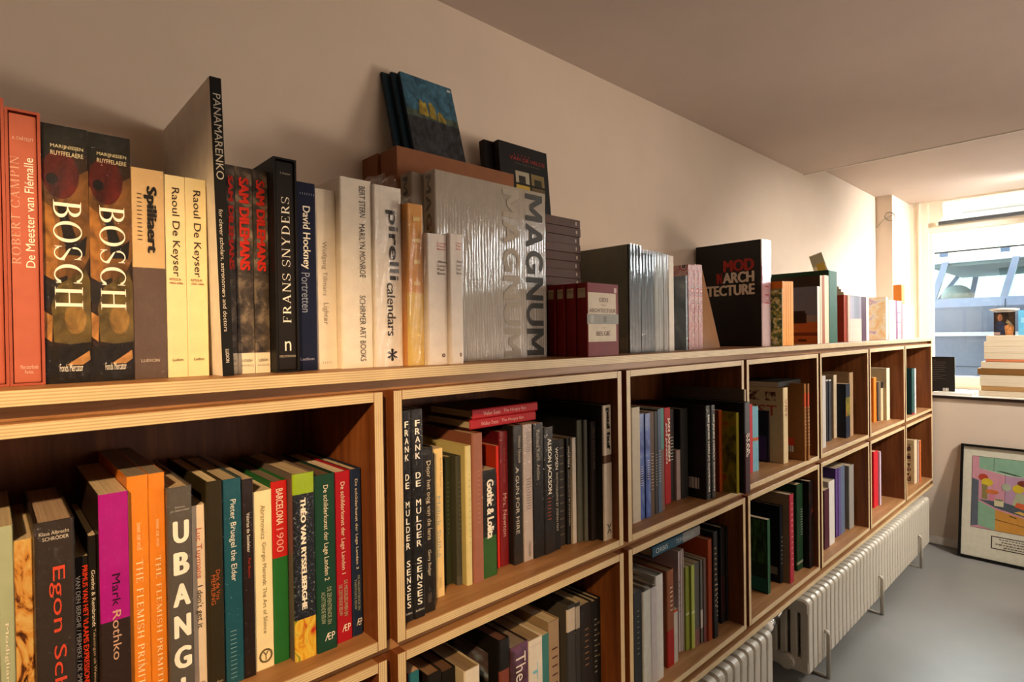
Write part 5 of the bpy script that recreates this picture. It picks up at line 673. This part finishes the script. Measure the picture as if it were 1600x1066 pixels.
sp('paperback_book', 'thin black book lying on top of the thick cream one', flat(3.93, .09, -.1855, .03*S), .03, .33, .26, dict(c='#1a1714', s='#2a2622'), 'children and comic books in the fourth upper compartment')

keys = {(t[1], 'BK'.find(t[2][-1])+1) for b_ in BOOKS for t in b_[4].get('tx', ()) if t[2][-1] not in 'SX'} | {(t[1], 'BK'.find(t[2][-1])+1) for s_ in SPECIAL for t in s_[7].get('tx', ()) if t[2][-1] not in 'SX'}
glyphs(sorted(keys))

# ---------------------------------------------------------------- the room
WY, X2, XE = .5, 7.83, 7.05
def st(name, lo, hi, mat, **k): return struct(name, V(*lo), V(*hi), mat, **k)
st('floor', (-4.1, -6.1, -2.05), (7.35, .75, -1.965), FLOOR)
st('wall_left', (-4.1, WY, -1.965), (X2+.25, WY+.25, 1.75), WALL)
st('wall_pier', (7.12, .352, -.5), (X2, WY, 1.535), WALL)
st('ceiling', (-4.1, -6.1, 1.415), (5.139, WY, 1.75), CEIL)
st('trim_5', (5.139, -6.1, 1.408), (5.152, WY, 1.425), WHITE)
c2 = st('ceiling_2', (5.139, -6.1, 1.535), (X2, WY, 1.75), CEIL)
st('wall_back', (-4.35, -6.1, -1.965), (-4.1, WY, 1.75), WALL)
st('wall_right', (-4.1, -6.35, -1.965), (X2+.25, -6.1, 1.75), WALL)
st('wall_end', (XE, -6.1, -1.965), (XE+.3, WY, -.53), WALL)
st('trim_1', (XE-.02, -6.0, -.53), (X2, .35, -.505), [plain('#2a1c14', .5)])
st('trim_2', (XE-.004, -6.0, -.505), (X2, .35, -.5), SILLM)
st('baseboard_end', (XE-.02, -6.0, -1.965), (XE, WY, -1.885), WHITE, bev=.002)
st('wall_window', (X2, .185, -.53), (X2+.2, WY, 1.75), CREAM)
wl = st('trim_3', (X2-.02, .255, -.5), (X2, .27, 1.53), CREAM)
st('wall_window_2', (X2, -6.1, 1.515), (X2+.2, .185, 1.75), CREAM)
st('wall_window_3', (X2, -6.1, -1.965), (X2+.2, .5, -.53), CREAM)
bm = bmesh.new()                                                    # rail with the sloped corner above the big pane
pts = [(.185, 1.20), (.185, 1.535), (.06, 1.535), (.045, 1.36), (.12, 1.275), (-6.0, 1.275), (-6.0, 1.20)]
pts = [(.185, 1.20), (.185, 1.515), (.06, 1.515), (.05, 1.36), (.11, 1.275), (-6.0, 1.275), (-6.0, 1.20)]
A = [bm.verts.new(V(X2+.02, y, z)) for y, z in pts]; B = [bm.verts.new(V(X2+.14, y, z)) for y, z in pts]
bm.faces.new(A); bm.faces.new(B[::-1])
for k in range(len(pts)): bm.faces.new((A[k], B[k], B[(k+1) % len(pts)], A[(k+1) % len(pts)]))
bmesh.ops.recalc_face_normals(bm, faces=bm.faces)
o = from_bm('trim_4', bm, CREAM); o['kind'] = 'structure'
win = thing('window_1', None, None, V(X2+.06, -2, .4)); win['kind'] = 'structure'
bm = bmesh.new()
for lo, hi in (((X2+.03, .15, -.40), (X2+.1, .185, 1.20)), ((X2+.03, -4.0, -.5), (X2+.1, .185, -.365)), ((X2+.03, -1.9, -.45), (X2+.1, -1.94, 1.2))):
    lo, hi = V(*lo)-win.location, V(*hi)-win.location
    box(bm, [min(a, b) for a, b in zip(lo, hi)], [max(a, b) for a, b in zip(lo, hi)])
from_bm('window_frame', bm, CREAM, win)
for y0, y1, z0, z1 in ((-1.9, .15, -.45, 1.2), (-4.0, -1.94, -.45, 1.2), (-6.0, .06, 1.275, 1.515)):
    bm = bmesh.new(); lo, hi = V(X2+.06, y0, z0)-win.location, V(X2+.07, y1, z1)-win.location; box(bm, lo, hi); from_bm('pane', bm, GLASS, win)
st('wall_window_4', (X2, -6.1, -.53), (X2+.2, -4.0, 1.275), CREAM)

# ---------------------------------------------------------------- bookcase
PT, GAP, H, DP = .0255, .03, .65026, .46
def shelf_box(k, row):
    pl = ['nearest', 'second', 'third', 'fourth', 'fifth', 'sixth', 'seventh'][k]
    t = thing('bookcase_box', '%s %s open plywood box of the bookcase, counted from the camera' % (pl, ['upper', 'lower'][row]), 'bookcase box', V(k+.485, 0, -row*(H+.02834)-H), 'open plywood boxes of the bookcase')
    x0, x1, z1 = k, k+1-GAP, -row*(H+.02834); z0 = z1-H
    for a, b in ((x0, x0+PT), (x1-PT, x1)):
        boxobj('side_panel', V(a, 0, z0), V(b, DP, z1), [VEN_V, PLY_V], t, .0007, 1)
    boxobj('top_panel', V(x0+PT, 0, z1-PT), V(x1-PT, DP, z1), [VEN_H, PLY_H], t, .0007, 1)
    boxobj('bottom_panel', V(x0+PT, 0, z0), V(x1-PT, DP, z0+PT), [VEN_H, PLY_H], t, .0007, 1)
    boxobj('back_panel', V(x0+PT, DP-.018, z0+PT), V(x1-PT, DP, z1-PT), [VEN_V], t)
for k in range(7):
    for row in range(2): shelf_box(k, row)
fr = thing('bookcase_carcass', 'walnut strips set back in the gaps between the plywood boxes', 'bookcase frame', V(3.5, .05, -1.357))
SB = .032
for z0, z1 in ((.0005, .0275), (-H-.0278, -H-.0005), (-2*H-.0562, -2*H-.0289)):
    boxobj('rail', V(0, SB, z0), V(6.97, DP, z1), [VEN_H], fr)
for k in range(6):
    for row in range(2):
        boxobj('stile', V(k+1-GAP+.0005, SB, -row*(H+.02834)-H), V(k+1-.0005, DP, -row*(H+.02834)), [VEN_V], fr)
boxobj('end_panel', V(6.972, 0.001, -2*H-.0562), V(6.992, .49, .0275), [VEN_V, PLY_V], fr, .0007, 1)
tb = boxobj('top_board', V(-.03, -.003, .028), V(6.995, .497, .057), [VEN_H, PLY_H], None, .0007, 1); tag(tb, 'long plywood-edged top board running over all the boxes, carrying books', 'shelf board')
bb = boxobj('bottom_board', V(-.03, -.003, -1.3835), V(6.985, .48, -1.3573), [VEN_H, PLY_H], None, .0007, 1); tag(bb, 'long plywood-edged board under the lower boxes, just above the radiators', 'shelf board')

# ---------------------------------------------------------------- radiators
def radiator(x0, x1, label, feet, zt=-1.425, zb=-1.857):
    y0, y1 = -.03, .26
    root = thing('column_radiator', label, 'radiator', V((x0+x1)/2, .1, -1.965), 'radiators under the bookcase')
    n = max(1, round((x1-x0)/.0735)); p = (x1-x0)/n
    w, hh, th = (y1-y0)*S, (zt-zb)*S, .0405
    bm = bmesh.new()                                                # one section: rounded plate frame with slots, seen along X
    r = .017; prof = []
    for cy, cz, a0 in ((w-r, r, -PI/2), (w-r, hh-r, 0), (r, hh-r, PI/2), (r, r, PI)):
        for k in range(5): a = a0+PI/2*k/4; prof.append((cy+r*math.cos(a), cz+r*math.sin(a)))
    def plate(profile, x_0, x_1, cut=.006):
        cy, cz = w/2, hh/2
        ins = [(cy+(y-cy)*(1-cut/(w/2)), cz+(z-cz)*(1-cut/(hh/2))) for y, z in profile]
        rings = [[bm.verts.new((xx, y, z)) for y, z in q] for xx, q in ((x_0, ins), (x_0+cut, profile), (x_1-cut, profile), (x_1, ins))]
        for A_, B_ in zip(rings, rings[1:]):
            for k in range(len(A_)): bm.faces.new((A_[k], A_[(k+1) % len(A_)], B_[(k+1) % len(A_)], B_[k]))
        return rings
    slots = [(w*(i+.80)/5+.002, w*(i+1.20)/5-.002) for i in range(4)]; za, zc = hh*.2, hh*.80
    cols = [0]; 
    ys = sorted([0]+[v for s_ in slots for v in s_]+[w])
    solid = [(ys[i], ys[i+1]) for i in range(0, len(ys), 2)]
    for i, (a, b) in enumerate(solid):                              # five columns
        f = bmesh.new(); box(f, (-th/2, a, za-.01), (th/2, b, zc+.01)); bevel(f, .0065, 2)
        me = bpy.data.meshes.new('x'); f.to_mesh(me); f.free(); bm.from_mesh(me); bpy.data.meshes.remove(me)
    for z_0, z_1, top in ((0, za, 0), (zc, hh, 1)):                 # headers with rounded outer corners
        pr = []
        if top: cs = ((w-.002, z_0+.002, -PI/2, .002), (w-r, z_1-r, 0, r), (r, z_1-r, PI/2, r), (.002, z_0+.002, PI, .002))
        else: cs = ((w-r*.6, r*.6, -PI/2, r*.6), (w-.002, z_1-.002, 0, .002), (.002, z_1-.002, PI/2, .002), (r*.6, r*.6, PI, r*.6))
        for cy, cz, a0, rr in cs:
            for k in range(7): a = a0+PI/2*k/6; pr.append((cy+rr*math.cos(a), cz+rr*math.sin(a)))
        cy, cz = w/2, (z_0+z_1)/2; cut = .006
        ins = [(cy+(y-cy)*(1-cut/(w/2)), cz+(z-cz)*(1-cut/((z_1-z_0)/2))) for y, z in pr]
        rings = [[bm.verts.new((xx, y, z)) for y, z in q] for xx, q in ((-th/2, ins), (-th/2+cut, pr), (th/2-cut, pr), (th/2, ins))]
        for A_, B_ in zip(rings, rings[1:]):
            for k in range(len(A_)): bm.faces.new((A_[k], A_[(k+1) % len(A_)], B_[(k+1) % len(A_)], B_[k]))
        bm.faces.new(rings[0][::-1]); bm.faces.new(rings[-1])
    bmesh.ops.recalc_face_normals(bm, faces=bm.faces)
    first = from_bm('section', bm, ENAMEL, root)
    for k in range(n):
        o = first if k == 0 else first.copy()
        if k: COL.objects.link(o); o.parent = root
        o.location = V(x0+p*(k+.5), y0, zb)-root.location
    for z in (.12, .88):                                            # pipes that join the sections
        bm = bmesh.new(); tube(bm, [V(x0+.02, .1, zb+(zt-zb)*z)-root.location, V(x1-.02, .1, zb+(zt-zb)*z)-root.location], .016, 12); from_bm('header_pipe', bm, ENAMEL, root, True)
    bm = bmesh.new(); c_ = V(x0, .09, zb+(zt-zb)*.12)-root.location; tube(bm, [c_+Vector((-.016, 0, 0)), c_+Vector((-.012, 0, 0)), c_+Vector((.005, 0, 0))], .027, 24); bevel(bm, .003) if False else None
    from_bm('end_plug', bm, ENAMEL, root)
    for fx in feet:
        bm = bmesh.new(); q = lambda y, z: V(fx, y, z)-root.location
        tube(bm, [q(-.05, -1.964), q(-.05, -1.70), q(-.048, -1.687), q(-.03, -1.682)], .0075, 12)
        tube(bm, [q(-.05, -1.958), q(.0, -1.958), q(.22, -1.945), q(.26, -1.87)], .005, 8)
        from_bm('foot', bm, ENAMEL, root, True)
    return root
radiator(3.69, 6.68, 'long cream column radiator under the far half of the bookcase', (3.945, 5.062, 6.256))
radiator(1.9, 3.206, 'cream column radiator under the nearer boxes, cut by the bottom edge of the photo', (2.2,), zt=-1.412)
vl = thing('radiator_valve', 'chrome thermostat valve between the two cream radiators', 'valve', V(3.47, .09, -1.50))
bm = bmesh.new(); tube(bm, [Vector((-.035, 0, .0)), Vector((-.01, 0, 0)), Vector((.03, 0, 0))], .017, 18); from_bm('valve_body', bm, CHROME, vl, True)
bm = bmesh.new(); tube(bm, [Vector((-.065, 0, 0)), Vector((-.034, 0, 0))], .022, 18); from_bm('valve_head', bm, WHITE, vl, True)
bm = bmesh.new(); tube(bm, [Vector((.03, 0, 0)), Vector((.13, 0, .012))], .009, 12); from_bm('valve_pipe', bm, CHROME, vl, True)

# ---------------------------------------------------------------- framed print leaning on the low end wall
pf = thing('framed_print', 'black framed cartoon print of a pink and green kitchen leaning against the low wall', 'picture', (0, 0, 0))
FW, FH, FT = .62, .64, .022
bm = bmesh.new(); fw = .013
for lo, hi in (((0, -FT, 0), (fw, 0, FH)), ((FW-fw, -FT, 0), (FW, 0, FH)), ((fw, -FT, 0), (FW-fw, 0, fw)), ((fw, -FT, FH-fw), (FW-fw, 0, FH))): box(bm, lo, hi)
from_bm('frame', bm, BLACK, pf)
boxobj('backing_board', (fw, -.010, fw), (FW-fw, -.004, FH-fw), plain('#d9cdbb', .6), pf)
boxobj('glass_pane', (fw, -.0165, fw), (FW-fw, -.015, FH-fw), GLASS, pf)
pm = {}
def quadset(name, rects, par):
    verts, faces, mi, mats = [], [], [], []
    for i, (pts_, c) in enumerate(rects):
        m = plain(c, .55)
        if m not in mats: mats.append(m)
        b = len(verts); verts += [(x, -.0104-.00005*i, z) for x, z in pts_]; faces.append(tuple(range(b, b+len(pts_)))); mi.append(mats.index(m))
    return mesh_obj(name, verts, faces, mats, par, mi)
def R4(x0, z0, x1, z1): return [(x0, z0), (x1, z0), (x1, z1), (x0, z1)]
def EL(x, z, a, b, n=14): return [(x+a*math.cos(2*PI*k/n), z+b*math.sin(2*PI*k/n)) for k in range(n)]
px0, px1, pz0, pz1 = .055, .565, .175, .575
kit = [(R4(px0-.002, pz0-.002, px1+.002, pz1+.002), '#4a3a34'), (R4(px0, pz0, px1, pz1), '#c98a9a'), (R4(.2, .3, px1, .5), '#b58aa6'), ([(.085, .575), (.085, .51), (.2, .49), (.36, .485), (px1, .485), (px1, .575)], '#86a890'), ([(.085, .51), (.2, .485), (px1, .475), (px1, .485), (.2, .495)], '#a8c0a4'), ([(.16, .505), (.24, .488), (.28, .488), (.19, .506)], '#3a4038'),
       (R4(.199, .3, .201, .49), '#6a4a54'), (R4(.149, .5, .151, .575), '#4a5a4c'),
       ([(px0, .25), (px0, .45), (.085, .44), (.085, .19), (px0, .18)], '#5d5f6c'), ([(.085, .335), (.16, .3), (px1, .21), (px1, .25), (.2, .335)], '#4d5560'), ([(.085, .19), (.085, .325), (.16, .29), (.16, .175)], '#86a88c'), ([(.16, .175), (.16, .29), (px1, .205), (px1, .175)], '#c88a3c'), ([(.16, .235), (.16, .238), (px1, .185), (px1, .182)], '#5a3a1c'), ([(.22, .27), (.25, .262), (.25, .257), (.22, .265)], '#2a1c14'), (R4(.285, .175, .288, .25), '#5a3a1c'),
       (EL(.105, .46, .022, .02), '#b8402c'), (EL(.122, .435, .026, .022), '#d0b030'), (R4(.1, .34, .125, .42), '#8a7a4a'), (EL(.145, .385, .03, .012), '#c86a34'), (R4(.133, .335, .155, .37), '#d0788a'), (R4(.155, .31, .195, .345), '#cdbf9a'), (EL(.175, .345, .02, .006), '#8a8068'), (EL(.205, .42, .02, .022), '#a8a890'), (EL(.255, .42, .024, .024), '#d0b030'), (EL(.275, .452, .024, .016), '#7a3020'), ([(.23, .33), (.3, .31), (.31, .39), (.25, .4)], '#a8a88a'), ([(.24, .32), (.33, .3), (.33, .335), (.25, .345)], '#cc5a34'), ([(.24, .29), (.32, .27), (.34, .28), (.26, .3)], '#d8a850'), (EL(.4, .42, .025, .03), '#c88a5a'), (R4(.38, .29, .43, .39), '#6a86a0')]
quadset('print_picture', kit, pf)
cap = [(R4(.145, .075, .42, .145), '#3a2c28'), (R4(.15, .08, .415, .14), '#d9cdbb')]
for i, (a, b) in enumerate(((.18, .37), (.19, .35), (.165, .4), (.2, .36))):
    x = a
    while x < b:
        w_ = .006+.01*random.random(); cap.append((R4(x, .128-.0135*i, min(b, x+w_), .1335-.0135*i), '#6a5a52')); x += w_+.004
quadset('caption_plate', cap, pf)
b0 = V(6.845, -.215, -1.964); top = V(7.046, -.205, -.965)
ln = math.atan2((top-b0).x, (top-b0).z)
pf.matrix_world = Matrix.Translation(b0) @ Matrix.Rotation(ln, 4, 'Y') @ Matrix.Rotation(-PI/2, 4, 'Z')

# ---------------------------------------------------------------- things on the window sill
ZS = -.5
sb = book('paperback_book', 'black book standing on the window sill with its back cover and barcode showing', 'books on the window sill', None, .012*S, .366*S, .25*S,
          dict(c='#1d1814', s='#1d1814', pg='#c8d8c0', pics=[('r', .62, .8, .84, .93, '@barcode')]+[('r', .1, .1+w_, .09+.05*i, .1+.05*i, '#5a5048') for i, w_ in enumerate((.3, .62, .6, .58, .62, .55, .6, .4, .62, .5, .6, .3))]),
          Matrix.Translation(V(7.2, .107, ZS)) @ Matrix.Rotation(PI, 4, 'Z'))
lf = thing('leaflet_stack', 'low stack of white leaflets on the sill between the black book and the book pile', 'leaflets', V(7.2, -.15, ZS))
boxobj('leaflet_block', V(7.1, -.29, ZS), V(7.34, .02, ZS+.022), plain('#e8e4dc', .5), lf); boxobj('top_leaflet', V(7.11, -.285, ZS+.0222), V(7.35, .0, ZS+.0245), plain('#f2f0ea', .4), lf)
zb = [-.5, -.448, -.402, -.298, -.236, -.175, -.148, -.091, -.028, .016, .074]
yl = [-.325, -.345, -.335, -.318, -.345, -.378, -.368, -.368, -.368, -.385]
cols = ['#d8c8a8', '#a88050', '#cdb898', '#7a5428', '#d8c4a0', '#c87850', '#d8c090', '#d8c090', '#e0cca4', '#d4b48c']
nm = ['lowest', 'second lowest', 'third from the bottom', 'brown-spined fourth', 'fifth from the bottom', 'thin reddish sixth', 'fourth from the top', 'third from the top', 'second from the top', 'topmost']
for i in range(10):
    th = (zb[i+1]-zb[i])*S-.0004
    stl = dict(c=cols[i], s=cols[i], pg='#e2d2b4')
    L = .44
    if i in (3, 1, 5): m = Matrix.Translation(V(7.18, yl[i], zb[i])+Vector((0, 0, th/2))) @ Matrix.Rotation(-PI/2, 4, 'Z') @ Matrix.Rotation(PI/2, 4, 'Y') @ Matrix.Translation((0, 0, 0)); kd = 'hardback_book'; hh_, dd_ = L*S, .32*S
    else: m = Matrix.Translation(V(7.50, yl[i], zb[i])+Vector((0, 0, th/2))) @ Matrix.Rotation(PI/2, 4, 'Z') @ Matrix.Rotation(-PI/2, 4, 'Y'); kd = 'paperback_book'; hh_, dd_ = L*S, .32*S
    book(kd, '%s book of the tall pile on the window sill' % nm[i], 'books piled on the window sill', None, th, hh_, dd_, stl, m)
pc = book('paperback_book', 'small book with a dark portrait-like cover standing on top of the sill pile', 'books on the window sill', None, .01*S, .216*S, .152*S,
          dict(c='#2c2018', s='#2c2018', pg='#9ad8d0', pics=[('l', 0, 1, 0, 1, '~#33261c'), ('l', EL(.3, .24, .12, .15), '~#8a5a3c'), ('l', [(.05, .98), (.08, .5), (.22, .38), (.42, .4), (.6, .6), (.62, .98)], '~#2c3040'), ('l', [(.5, .6), (.8, .5), (.95, .62), (.9, 1), (.55, 1)], '~#a87040'), ('l', [(.55, .45), (.62, .3), (.9, .55), (.85, .6)], '~#7a6a50'), ('l', .0, .3, .87, .97, '#a88a80')]),
          Matrix.Translation(V(7.22, -.588, .0745)) @ Matrix.Rotation(0, 4, 'Z'))
book('paperback_book', 'bright light blue book standing beside the small dark portrait-like one', 'books on the window sill', None, .012*S, .23*S, .17*S, dict(c='#6ab8e0', s='#8ac8e8', pics=[('l', .1, .9, .3, .5, '#9ad4f0')]), Matrix.Translation(V(7.27, -.775, .0745)))
ds = thing('white_disc', 'white oval dish lying on top of the small dark portrait-like book', 'disc', V(7.23, -.51, .296), None, (0, math.radians(9), 0))  # shallow disc made for an unidentified white oval
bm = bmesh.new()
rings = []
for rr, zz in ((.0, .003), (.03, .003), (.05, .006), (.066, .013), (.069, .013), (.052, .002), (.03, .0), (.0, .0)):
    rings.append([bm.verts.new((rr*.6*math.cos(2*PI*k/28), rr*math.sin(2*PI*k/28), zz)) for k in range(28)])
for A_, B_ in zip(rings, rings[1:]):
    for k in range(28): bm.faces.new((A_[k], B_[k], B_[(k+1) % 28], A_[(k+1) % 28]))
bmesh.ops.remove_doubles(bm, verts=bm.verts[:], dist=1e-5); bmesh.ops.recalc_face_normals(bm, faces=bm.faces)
from_bm('disc_bowl', bm, WHITE, ds, True)

# cable loops on the pier
cb_c = V(7.10, .375, 1.305)
bm = bmesh.new(); pts = [Vector((.01, .075, -.055)), Vector((.005, .05, -.03)), Vector((.0, .03, -.012))]
for k in range(0, 46):
    a = PI*.85+k*2*PI/22; rr = .026+.0035*math.sin(k*.55); pts.append(Vector((-.004-.0006*k, -.004+rr*math.cos(a)-.0002*k, rr*math.sin(a)*1.05)))
pts += [Vector((-.02, -.03, .012)), Vector((-.018, -.036, .008))]
tube(bm, pts, .0016, 6); o = from_bm('wall_cable', bm, plain('#8a8272', .5), None, True); o.location = cb_c; tag(o, 'coiled loose cable hanging on the pier beside the window', 'cable')

# ---------------------------------------------------------------- the street outside
VX = 9.3
ms, n, l, b = newmat('street_paving'); b.inputs['Base Color'].default_value = (.42, .42, .41, 1); b.inputs['Roughness'].default_value = .8
l.new(ramp(n, [(.4, '#8f8d88'), (.6, '#a8a6a0')]).outputs[0], b.inputs['Base Color'])
st('ground_street', (X2+.2, -14, -2.2), (30, 12, -2.08), ms)
BODY = plain('#475264', .3, coat=.4); TRIMV = plain('#8a949c', .4); TYRE = plain('#151515', .7)
van = thing('van', 'blue-grey van parked right outside the shop window', 'van', V(VX+1.4, -2.2, -2.08))
vo = van.location
prof = [(0, -1.75), (0, .06), (.012, .10), (.0, .42), (.05, .53), (2.75, .53), (2.8, .42), (2.78, .10), (2.8, .06), (2.8, -1.75)]
y0v, y1v = -5.6, .95
bm = bmesh.new()
A = [bm.verts.new(V(VX+x, y0v, z)-vo) for x, z in prof]; B = [bm.verts.new(V(VX+x, y1v, z)-vo) for x, z in prof]
for k in range(len(prof)): bm.faces.new((A[k], A[(k+1) % len(prof)], B[(k+1) % len(prof)], B[k]))
bm.faces.new(A[::-1]); bm.faces.new(B); bmesh.ops.recalc_face_normals(bm, faces=bm.faces)
from_bm('body', bm, BODY, van)
bm = bmesh.new(); box(bm, V(VX+.22, y0v+.35, 1.0)-vo, V(VX+2.58, y1v-.35, 1.09)-vo); bevel(bm, .02, 2); from_bm('roof', bm, plain('#aab6c2', .3), van)  # sky reflection on the roof is put into its pale colour
bm = bmesh.new(); box(bm, V(VX+.3, y0v+.45, .965)-vo, V(VX+2.5, y1v-.45, .998)-vo); from_bm('headliner', bm, plain('#7a8484', .8), van)
def pillar(y0_, y1_, w_, side):
    bm = bmesh.new(); xa, xb = (VX+.05, VX+.22) if side == 0 else (VX+2.75, VX+2.58); dx = .05 if side == 0 else -.05
    q = [(xa, y0_, .53), (xa, y0_-w_, .53), (xa+dx, y0_-w_, .53), (xa+dx, y0_, .53)]; q2 = [(xb, y1_, 1.02), (xb, y1_-w_, 1.02), (xb+dx, y1_-w_, 1.02), (xb+dx, y1_, 1.02)]
    A_ = [bm.verts.new(V(*p_)-vo) for p_ in q]; B_ = [bm.verts.new(V(*p_)-vo) for p_ in q2]
    for k in range(4): bm.faces.new((A_[k], A_[(k+1) % 4], B_[(k+1) % 4], B_[k]))
    bmesh.ops.recalc_face_normals(bm, faces=bm.faces); from_bm('pillar', bm, BODY, van)
for side in (0, 1):
    for a, b_ in ((.95, .58), (.47, .36), (-.24, -.34), (-1.6, -1.66), (-3.0, -2.98), (-5.5, -5.1)): pillar(a, b_, .07, side)
    bm = bmesh.new(); xa, xb = (VX+.075, VX+.24) if side == 0 else (VX+2.725, VX+2.56)
    bm.faces.new([bm.verts.new(V(*p_)-vo) for p_ in ((xa, .88, .53), (xa, -5.5, .53), (xb, -5.1, 1.02), (xb, .55, 1.02))]); from_bm('side_glass', bm, CARGLASS, van)
boxobj('side_moulding', V(VX-.03, y0v+.2, .05), V(VX+.02, y1v-.1, .10), TRIMV, van)
boxobj('door_seam', V(VX-.004, -.29, -1.4), V(VX+.006, -.30, .5), plain('#2c3644', .5), van); boxobj('lower_seam', V(VX-.004, y0v+.3, -.34), V(VX+.006, y1v-.3, -.33), plain('#2c3644', .5), van)
boxobj('roof_rail', V(VX+.3, -4.6, 1.15), V(VX+.33, .6, 1.17), DARK, van)
for yy in (.4, -.22, -2.5, -4.4): boxobj('rail_foot', V(VX+.29, yy-.09, 1.09), V(VX+.34, yy, 1.15), plain('#3c4a5c', .4), van)
for yy, xx in ((.30, .7), (-2.4, .7), (-2.4, 1.75)):
    if True:
        s_ = thing('seat', None, None, V(VX+xx+.1, yy, .2)); s_.parent = van; s_.location = V(VX+xx+.1, yy, .2)-vo
        del_ = [k for k in s_.keys()]
        bm = bmesh.new(); bmesh.ops.create_uvsphere(bm, u_segments=16, v_segments=10, radius=1); bmesh.ops.scale(bm, vec=(.13, .11, .10), verts=bm.verts); bmesh.ops.translate(bm, vec=(0, 0, .24), verts=bm.verts); from_bm('headrest', bm, plain('#8a9896', .7), s_, True)
        bm = bmesh.new(); box(bm, (-.24, -.07, -.25), (.24, .07, .22)); bevel(bm, .05, 3); from_bm('seat_back', bm, plain('#8a9896', .7), s_, True)
for yy in (-.95, -4.6):
    for xx in (-.0, 2.45):
        bm = bmesh.new(); c_ = V(VX+xx-.02, yy, -1.58)-vo; tube(bm, [c_, c_+Vector((.2, 0, 0))], .31, 28); from_bm('wheel', bm, TYRE, van)
boxobj('door_handle', V(VX-.05, -.75, .33), V(VX, -.5, .37), TRIMV, van)
bd = thing('building', 'pale house front across the street seen through the window', 'building', V(15, -2, -2.08))
FAC = plain('#e6e6dc', .8); bo = bd.location
boxobj('facade', V(15.5, -16, -2.08), V(16.2, 10, 9), FAC, bd)
for z in (1.64, 3.3, -.2): boxobj('cornice', V(15.3, -16, z), V(15.5, 10, z+.07), plain('#d8dcd4', .7), bd)
for y in (-11, -8.2, -5.4, -2.6, .2, 3.0):
    w_ = boxobj('facade_window', V(15.46, y, 1.74), V(15.52, y+2.3, 3.2), plain('#8d9a90', .3), bd)
    boxobj('shop_window', V(15.46, y, -.1), V(15.52, y+2.2, 1.6), plain('#98a49a', .3), bd)
aw = thing('awning', 'pale grey folded awning seen through the top pane outside the shop window', 'awning', V(8.4, -2, 1.45))
boxobj('awning_tube', V(8.16, -5.5, 1.425), V(8.24, -.06, 1.465), plain('#8f8c88', .6), aw)
boxobj('awning_cloth', V(8.24, -5.4, 1.43), V(8.9, -.12, 1.45), plain('#c4c0ba', .6), aw)
rb = thing('strip_rod', 'dark grey round blind above the big window pane', 'rod', V(X2, -2, 1.28))  # round rod made for a dark strip above the rail
bm = bmesh.new(); tube(bm, [V(X2-.01, .10, 1.285)-rb.location, V(X2-.01, -5.4, 1.285)-rb.location], .0125, 16); from_bm('rod_tube', bm, plain('#5f656d', .5), rb, True)
for yy in (.10, -5.42): boxobj('bracket', V(X2-.03, yy-.01, 1.26), V(X2+.02, yy+.01, 1.31), CREAM, rb)

# ---------------------------------------------------------------- place all the books
for kind, label, group, (x, y, z, t, h, d, tl), stl in BOOKS: book(kind, label, group, (x, y, z, tl), t, h, d, stl)
for kind, label, group, m, t, h, d, stl, name, cat in SPECIAL: book(kind, label, group, None, t, h, d, stl, m, cat, name)
